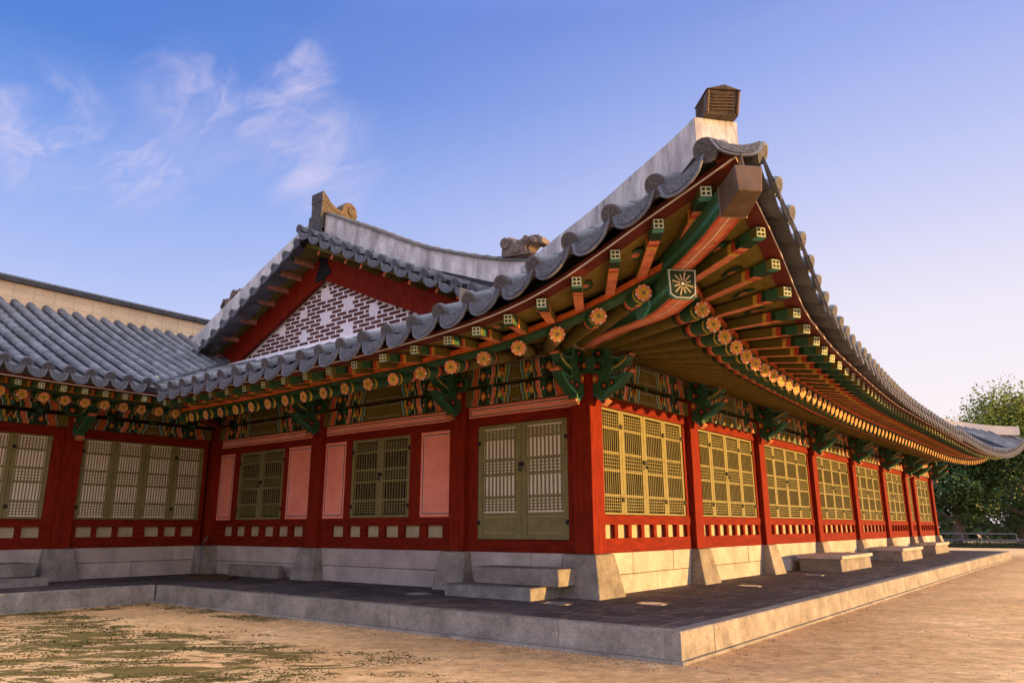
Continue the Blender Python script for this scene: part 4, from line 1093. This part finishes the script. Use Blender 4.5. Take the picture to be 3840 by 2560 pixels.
def chwidu():
    b = MB()
    # outline seen from the side, a along the ridge (away from the gable)
    ol = [(-.02, -.30), (-.02, .50), (.06, .52), (.22, .36), (.40, .27), (.52, .26), (.56, .40), (.66, .52), (.80, .53), (.92, .44), (.97, .28), (.93, .18), (.84, .16), (.82, .02), (.76, -.16), (.40, -.2)]
    F = lambda a, z, w_: Vector((-6.9+w_, -.02+a, 7.62+z))
    b.prism(ol, F, -.16, .16, BRONZE)
    b.prism([(-.08, -.42), (-.08, -.02), (.0, -.02), (.0, -.42)], F, -.20, .20, TDARK)
    b.prism([(-.05, .30), (-.05, .53), (.02, .55), (.02, .30)], F, -.19, .19, TDARK)
    b.prism([(-.04, -.02), (-.04, .30), (.0, .30), (.0, -.02)], F, -.18, .18, TDARK)
    for sg in (-1, 1):
        for z0 in (.40, .12):
            b.prism([(.02, z0), (.22, z0-.15), (.46, z0-.24), (.60, z0-.20), (.60, z0-.22), (.46, z0-.26), (.22, z0-.17), (.02, z0-.03)], F, sg*.16, sg*.172, TDARK)
        b.prism([(.80+.11*math.cos(i*math.pi/6), .33+.11*math.sin(i*math.pi/6)) for i in range(12)], F, sg*.16, sg*.185, BRONZE)
        b.prism([(.82+.025*math.cos(i*math.pi/3), .42+.025*math.sin(i*math.pi/3)) for i in range(6)], F, sg*.185, sg*.195, BLACK)
        for i in range(4): b.prism([(.66+.05*i, .04), (.70+.05*i, .12), (.72+.05*i, .12), (.68+.05*i, .04)], F, sg*.16, sg*.17, TDARK)
    return b.build('ridge_end_ornament', hall, smooth=False, bevel=.01)
chwidu()

# ---- gable
GX = -7.05
def rk(x): # tile surface height along the right rake
    return itp(-x, [1.1, 2.06, 3.2, 4.4, 5.75, 7.0], [4.58, 4.90, 5.42, 5.97, 6.62, 7.27])
gt = MB()
def rake_rows(mir):
    rows = []; x = -7.02
    while x < -1.75:
        xx = x if not mir else 2*GX-x; z = rk(x)-(.30 if mir else 0)
        rows.append([Vector((xx, -.36, z-.07)), Vector((xx, -.1, z-.03)), Vector((xx, .12, z))]); x += .385
    return rows
tile_field(gt, rake_rows(False), (.9, 0, -.43), .095, .17); tile_field(gt, rake_rows(True), (.9, 0, .43), .095, .17)
gt.build('gable_tiles', hall)
gb = MB()
BT = [(-7.05, 6.88), (-6.2, 6.50), (-5.34, 6.12), (-4.03, 5.53), (-2.7, 4.96), (-2.2, 4.76)]
BB = [(-7.05, 6.27), (-6.2, 5.90), (-5.3, 5.48), (-4.4, 5.10), (-3.65, 4.78), (-3.5, 4.72)]
for mir in (False, True):
    mx = (lambda x: 2*GX-x) if mir else (lambda x: x)
    secs = [[Vector((mx(a[0]), .34, a[1])), Vector((mx(c[0]), .34, c[1])), Vector((mx(c[0]), .42, c[1])), Vector((mx(a[0]), .42, a[1]))] for a, c in zip(BT, BB)]
    o = MB(); o.sweep(secs, RED)
    for i in range(9):   # round nail heads in two lines
        f = .06+i*.1; 
        for off in (.16, .45):
            k = f*(len(BT)-1); j = int(k); q = k-j
            x_ = lerp(lerp(BT[j][0], BT[j+1][0], q), lerp(BB[j][0], BB[j+1][0], q), off); z_ = lerp(lerp(BT[j][1], BT[j+1][1], q), lerp(BB[j][1], BB[j+1][1], q), off)
            o.tube([(mx(x_), .345, z_), (mx(x_), .318, z_)], .022, RED, 8)
    o.build('barge_board', hall, smooth=False)
    dk = MB(); dz0 = -.17 if mir else 0; dk.sweep([[Vector((mx(a[0]), -.28, a[1]+.22+dz0)), Vector((mx(a[0]), .5, a[1]+.22+dz0)), Vector((mx(a[0]), .5, a[1]+.12+dz0*.5)), Vector((mx(a[0]), -.28, a[1]+.12+dz0*.5))] for a in BT], DARK); dk.build('rake_board', hall, smooth=False)
    ol_ = MB(); ol_.sweep([[Vector((mx(a[0]), -.16, a[1]+.119+dz0*.5)), Vector((mx(a[0]), .5, a[1]+.119+dz0*.5)), Vector((mx(a[0]), .5, a[1]+.03)), Vector((mx(a[0]), -.16, a[1]+.03))] for a in BT], OLIVE); ol_.build('rake_soffit', hall, smooth=False)
    for i in range(9):
        f = .09+i*.108; k = f*(len(BT)-1); j = min(int(k), len(BT)-2); q = k-j
        x_ = lerp(BT[j][0], BT[j+1][0], q); z_ = lerp(BT[j][1], BT[j+1][1], q)-.03; ta = Vector((.9, 0, -.43 if not mir else .43))
        s_ = MB(); s_.beam((mx(x_), .34, z_), (mx(x_), -.20 if mir else -.10, z_), .085, .10, STUB if mir else OLIVE, up=Vector((.43 if not mir else -.43, 0, .9)))
        ye = -.2005 if mir else -.1005; s_.beam((mx(x_), ye, z_), (mx(x_), ye-.006, z_), .07, .085, GREEN if mir else ORANGE, up=Vector((.43 if not mir else -.43, 0, .9)))
        s_.build('rake_rafter', hall, smooth=False)
ap = MB(); ap.prism([(-7.20, 6.84), (-6.90, 6.84), (-6.93, 6.62), (-6.80, 6.46), (-6.78, 6.36), (-6.92, 6.33), (-7.02, 6.22), (-7.14, 6.27), (-7.30, 6.24), (-7.26, 6.42), (-7.18, 6.60)], lambda a, z, w_: Vector((a, w_, z)), .31, .336, IRON)
ap.build('apex_plate', hall, smooth=False)
bp_ = MB(); tri = [(-7.05, 6.34), (-3.2, 4.62), (-10.9, 4.62)]
bp_.prism(tri, lambda a, z, w_: Vector((a, w_, z)), .50, .58, MORTAR)
hexs = [(-7.14, 6.0), (-6.34, 5.65), (-7.9, 5.66), (-5.5, 5.32), (-7.09, 5.41), (-8.68, 5.41), (-6.3, 5.08), (-7.84, 5.12)]
z = 4.87; row = 0
while z < 6.25:
    half = (6.30-z)/.447-.06
    x = GX-4.44+(.185 if row % 2 else 0)
    while x < GX+half:
        L0 = .305+random.uniform(-.015, .01); a, c = max(x, GX-half), min(x+L0, GX+half); x += .37
        if c-a < .06: continue
        for hx, hz in hexs:
            hw = .155-abs(z-hz)*.6
            if abs(z-hz) < .13:
                if a < hx+hw and c > hx-hw:
                    if a < hx-hw and c < hx+hw: c = hx-hw-.02
                    elif c > hx+hw and a > hx-hw: a = hx+hw+.02
                    else: c = a
        if c-a > .06: bp_.box(a, c, .488, .5, z-.030, z+.030, BRICK)
    z += .0935; row += 1
bp_.build('brick_gable', hall, smooth=False)
pb = MB(); pb.sweep([[Vector((x_, .12, z_-.14)), Vector((x_, .52, z_-.14)), Vector((x_, .52, z_+.05)), Vector((x_, .24, z_+.03))] for x_, z_ in ((-11.2, 4.80), (-9, 4.80), (-7, 4.80), (-5, 4.78), (-3.4, 4.74), (-2.4, 4.70))], MORTAR); pb.build('gable_sill', hall, smooth=False)

# ------------------------------------------------------------------ loose things on the terrace
def stone_block(name, x0, x1, y0, y1, z0, z1, label, cat, slab=None, group=None):
    if slab:
        t_ = thing(name, ((x0+x1)/2, (y0+y1)/2, 0), label, cat, group)
        b = MB(); b.hexa([(x0, y0, z0-.05), (x1, y0, z0-.05), (x1, y1, z0-.05), (x0, y1, z0-.05), (x0, y0, z1-slab-.002), (x1-.02, y0+.015, z1-slab-.002), (x1-.02, y1-.015, z1-slab-.002), (x0, y1, z1-slab-.002)], GRAN); b.build('base', t_, bevel=.012)
        b = MB(); b.box(x0-.03, x1+.035, y0-.035, y1+.035, z1-slab, z1, GRANW); b.build('slab', t_, bevel=.012)
        return t_
    b = MB(); b.box(x0, x1, y0, y1, z0, z1, GRAN); o = b.build(name, None, bevel=.018); return tag(o, label, cat, group)
stone_block('stone_bench', .12, 1.02, 8.42, 11.0, 0, .335, 'low granite platform bench under the long front, nearest of the three', 'stone bench', .075, 'stone benches along the sunlit front')
stone_block('stone_bench', .12, 1.00, 14.62, 17.4, 0, .355, 'low granite platform bench in the middle of the three along the front', 'stone bench', .085, 'stone benches along the sunlit front')
stone_block('stone_bench', .12, .70, 21.5, 24.2, 0, .37, 'small far granite bench by the last pillars of the hall', 'stone bench', .085, 'stone benches along the sunlit front')
stone_block('door_step', -2.07, -.48, -.87, -.10, -.02, .165, 'lower, longer granite step block below the green door', 'stone step')
stone_block('door_step', -1.74, -.22, -.58, -.10, .169, .405, 'upper granite step block against the wall below the green door', 'stone step')
stone_block('stone_step', -8.9, -7.15, -.24, -.1, 0, .235, 'low granite ledge behind the wooden cover board by the inner corner', 'stone step')
stone_block('wing_step', -10.1, -8.95, -6.0, -3.62, -.02, .14, 'lower granite step in front of the wing at the left edge', 'stone step')
stone_block('wing_step', -10.1, -9.3, -5.9, -3.72, .143, .37, 'upper granite step against the wing wall at the left edge', 'stone step')
cv = MB(); cv.hexa([(-8.85, -1.15, .004), (-7.5, -1.12, .004), (-8.2, -.45, .004), (-9.7, -.45, .004), (-8.85, -1.15, .03), (-7.5, -1.12, .03), (-8.2, -.45, .03), (-9.7, -.45, .03)], WOODB)
tag(cv.build('cover_board', smooth=False, bevel=.006), 'flat brown cover board lying on the paving near the inner corner', 'cover board')
pp = MB(); pp.tube([(-10.02, -.12, .80), (-10.0, -.17, .72), (-9.92, -.28, .62), (-9.86, -.33, .55), (-9.84, -.34, .3), (-9.84, -.34, .0)], .016, STEEL, 8)
pp.tube([(-10.0, -.17, .70), (-10.0, -.18, .74)], .032, STEEL, 8)
tag(pp.build('cable_conduit'), 'thin pale cable running down the inner corner pillar base', 'cable')
def floor_light(x, y, label):
    t_ = thing('floor_light', (x, y, 0), label, 'floor light', 'round lights set into the paving')
    b = MB(); n = 20
    def ring(r, z): return [Vector((x+r*math.cos(2*math.pi*k/n), y+r*math.sin(2*math.pi*k/n), z)) for k in range(n)]
    b.sweep([ring(.21, -.01), ring(.21, .006), ring(.165, .008), ring(.165, .002)], STEEL, False); b.build('rim', t_)
    c = MB(); c.face(ring(.166, .0065), GLASS); c.build('glass', t_, smooth=False)
floor_light(-2.53, -.95, 'round greenish floor light left of the door steps')
floor_light(-.03, -.90, 'round greenish floor light in front of the corner pillar base')
floor_light(.97, -.18, 'round floor light in the sunlit paving just right of the corner base')
floor_light(.87, 3.45, 'round floor light in front of the second pillar of the long front')
floor_light(.85, 7.0, 'round floor light in front of the third pillar, before the first bench')
# pebbles and dry crumbs
pe = MB(); rnd = random.Random(3)
GRIT = mat('grit', (.30, .19, .11), .9, .4, 9, island=.5)
for i in range(7000):
    x_ = rnd.uniform(-7, 12); y_ = rnd.uniform(-8.5, -2.6) if x_ < 2.4 else rnd.uniform(-8, 16)
    if x_ < 2.5 and rnd.random() < .4: y_ = -2.46-abs(rnd.gauss(0, .25))
    elif rnd.random() < .25: x_, y_ = 2.5+abs(rnd.gauss(0, .2)), rnd.uniform(-2.5, 22)
    r_ = rnd.uniform(.004, .013)*(1.5 if rnd.random() < .1 else 1); a = rnd.uniform(0, 3)
    pts = [(x_+r_*math.cos(a+k*1.57)*rnd.uniform(.7, 1.3), y_+r_*math.sin(a+k*1.57)*rnd.uniform(.7, 1.3), GZ-.002) for k in range(4)]
    pe.add(pts+[(x_, y_, GZ+r_*.8)], [(0, 1, 4), (1, 2, 4), (2, 3, 4), (3, 0, 4)], GRIT if i % 4 else GRAN)
tag(pe.build('pebbles', smooth=False), 'small pebbles and dry crumbs scattered over the sand', 'pebbles', kind='stuff')

# ------------------------------------------------------------------ far right: railing, hedge, trees
fence = thing('metal_railing', (2, 44, GZ), 'grey metal railing under the trees beyond the far end of the hall', 'railing')
b = MB(); b.beam((-12, 44, .16), (16, 44, .12), .10, .11, STEEL); b.build('lower_rail', fence)
b = MB(); b.tube([(-12, 44.1, .54), (1.2, 44.1, .50)], .03, STEEL, 8); b.build('upper_rail', fence)
for x_ in (-9, -6.5, -4, -1.55, 1.2, 4, 7, 10, 13):
    b = MB(); b.beam((x_, 44.05, GZ), (x_, 44.05, .54), .06, .06, STEEL, up=Vector((0, 1, 0))); b.build('post', fence)
hd = MB(); rnd = random.Random(5)
hd.box(-14, 18, 42.9, 43.6, GZ, -.02, HEDGE)
for i in range(2600):
    x_, y_, z_ = rnd.uniform(-14, 18), rnd.uniform(42.7, 43.8), rnd.uniform(GZ, .06); s_ = rnd.uniform(.05, .12)
    v1 = Vector((rnd.gauss(0, 1), rnd.gauss(0, 1), rnd.gauss(0, 1))).normalized(); v2 = v1.orthogonal().normalized(); p = Vector((x_, y_, z_))
    hd.face([p-v1*s_, p+v2*s_*.5, p+v1*s_, p-v2*s_*.5], HEDGE)
tag(hd.build('hedge', smooth=False), 'low dark clipped hedge in front of the metal railing', 'hedge')
def tree(x, y, h, rad, label, seed, cols, lean=0, nclump=70, flat=.75, base=.28, name='broadleaf_tree', per=110, ls=.17, limbs=7):
    rn = random.Random(seed); t_ = thing(name, (x, y, GZ), label, 'tree')
    b = MB(); top = Vector((x+lean*.6, y, GZ+h*.62))
    pts = [Vector((x, y, GZ-.1)), Vector((x+lean*.12, y, GZ+h*.15)), Vector((x+lean*.3, y+.1, GZ+h*.35)), top]
    b.tube(pts, [h*.045, h*.036, h*.026, h*.012], BARK, 10); cl = []
    for i in range(limbs):
        f = rn.uniform(.25, .95); k = f*3; j = min(int(k), 2); s_ = pts[j].lerp(pts[j+1], k-j)
        a = i*2.4+rn.uniform(-.4, .4); e = s_+Vector((math.cos(a)*rad*rn.uniform(.5, .85), math.sin(a)*rad*rn.uniform(.5, .85), h*rn.uniform(.05, .28)))
        b.tube([s_, s_.lerp(e, .5)+Vector((0, 0, h*.03)), e], [h*.014, h*.009, h*.004], BARK, 6); cl.append(e)
    b.build('trunk', t_)
    lv = MB(); cc = Vector((x+lean*.5, y, GZ+h*(base+(1-base)*.5)))
    for i in range(nclump):
        while True:
            v = Vector((rn.uniform(-1, 1), rn.uniform(-1, 1), rn.uniform(-1, 1)))
            if .25 < v.length < 1: break
        v = v*(.55+.45*rn.random()); taper = 1-.35*max(0, v.z)
        c = cc+Vector((v.x*rad*taper, v.y*rad*taper, v.z*h*(1-base)*.5))
        if i < len(cl): c = cl[i]
        cr = rad*rn.uniform(.16, .30); m_ = cols[0] if (v.z+.35*v.x+rn.uniform(-.5, .5)) > .15 else cols[1]  # sunlight put into colour: bright leaves on top and sunward, dark ones elsewhere
        for k in range(per):
            q = Vector((rn.gauss(0, 1), rn.gauss(0, 1), rn.gauss(0, 1)*flat)); q = q.normalized()*(rn.random()**.45)*cr
            p = c+q; v1 = Vector((rn.gauss(0, 1), rn.gauss(0, 1), rn.gauss(0, .5))).normalized(); v2 = v1.cross(Vector((rn.gauss(0, 1), rn.gauss(0, 1), rn.gauss(0, 1)))).normalized(); s_ = ls*rn.uniform(.6, 1.3)
            lv.face([p-v1*s_*.6, p+v2*s_*.35, p+v1*s_*.6, p-v2*s_*.35], m_)
    lv.build('crown', t_, smooth=False)
tree(2.0, 51, 10.6, 5.2, 'tall leafy tree with yellow-green top at the right edge', 11, (LEAF_SUNLIT, LEAFD), lean=-1.6, nclump=330, per=130)
tree(-2.4, 48, 7.0, 3.0, 'darker lower tree close behind the far end of the hall', 12, (LEAFD, LEAFD), lean=.8, nclump=150, flat=.4, base=.12)
tree(0.2, 60, 6.5, 4.6, 'low dark tree filling the shade behind the railing', 15, (LEAFD, LEAFD), nclump=170, base=.10)
fw = MB(); rnd = random.Random(9)
for i in range(9000):
    x_ = rnd.uniform(-34, 30); hh = 3.2+1.6*math.sin(x_*.55)+.9*math.sin(x_*1.7+1); z_ = GZ+abs(rnd.random()**.8)*hh; y_ = 66+rnd.uniform(-1.5, 1.5); s_ = rnd.uniform(.15, .38); p_ = Vector((x_, y_, z_))
    v1 = Vector((rnd.gauss(0, 1), rnd.gauss(0, .5), rnd.gauss(0, 1))).normalized(); v2 = v1.cross(Vector((rnd.gauss(0, .4), 1, rnd.gauss(0, .4)))).normalized()
    fw.face([p_-v1*s_, p_+v2*s_*.7, p_+v1*s_, p_-v2*s_*.7], LEAFD if i % 4 else BARK)
tag(fw.build('far_thicket', smooth=False), 'dark far thicket seen low between the tree trunks at right', 'thicket', kind='stuff')
from mathutils import noise as mn
ms = MB(); rnd = random.Random(21); MOSS = mat('moss_tuft', (.095, .078, .014), .9, .5, 9, island=.5)
cnt = 0
while cnt < 9000:
    x_, y_ = rnd.uniform(-7.5, 2.2), rnd.uniform(-8.2, -2.5)
    a_ = Vector((x_*.784+y_*.62, -x_*.62+y_*.784, 0))
    d_ = mn.fractal(Vector((a_.x*1.1, a_.y*2.4, 3.1)), .8, 2.0, 5)
    edge = max(0, min(1, (1.6-x_)/2.5))*max(0, min(1, (-3.4-y_)/.9))
    if y_ > -2.95: edge = max(edge, .7*max(0, min(1, (-2.6-x_)/2)))
    if x_ < -6.9: edge = max(edge, .8)
    if d_+rnd.gauss(0, .12) < .62-.55*edge: continue
    if edge < .05: continue
    cnt += 1
    for k in range(2):
        px_, py_ = x_+rnd.gauss(0, .02), y_+rnd.gauss(0, .02); h_ = rnd.uniform(.003, .012); w_ = rnd.uniform(.008, .022); an = rnd.uniform(0, 6.28)
        dx, dy = math.cos(an)*w_, math.sin(an)*w_
        ms.face([(px_-dx, py_-dy, GZ-.002), (px_+dx, py_+dy, GZ-.002), (px_+dx*.3-dy*.8, py_+dy*.3+dx*.8, GZ+h_)], MOSS)
tag(ms.build('moss', smooth=False), 'low olive moss tufts spread over the sand at lower left', 'moss', kind='stuff')
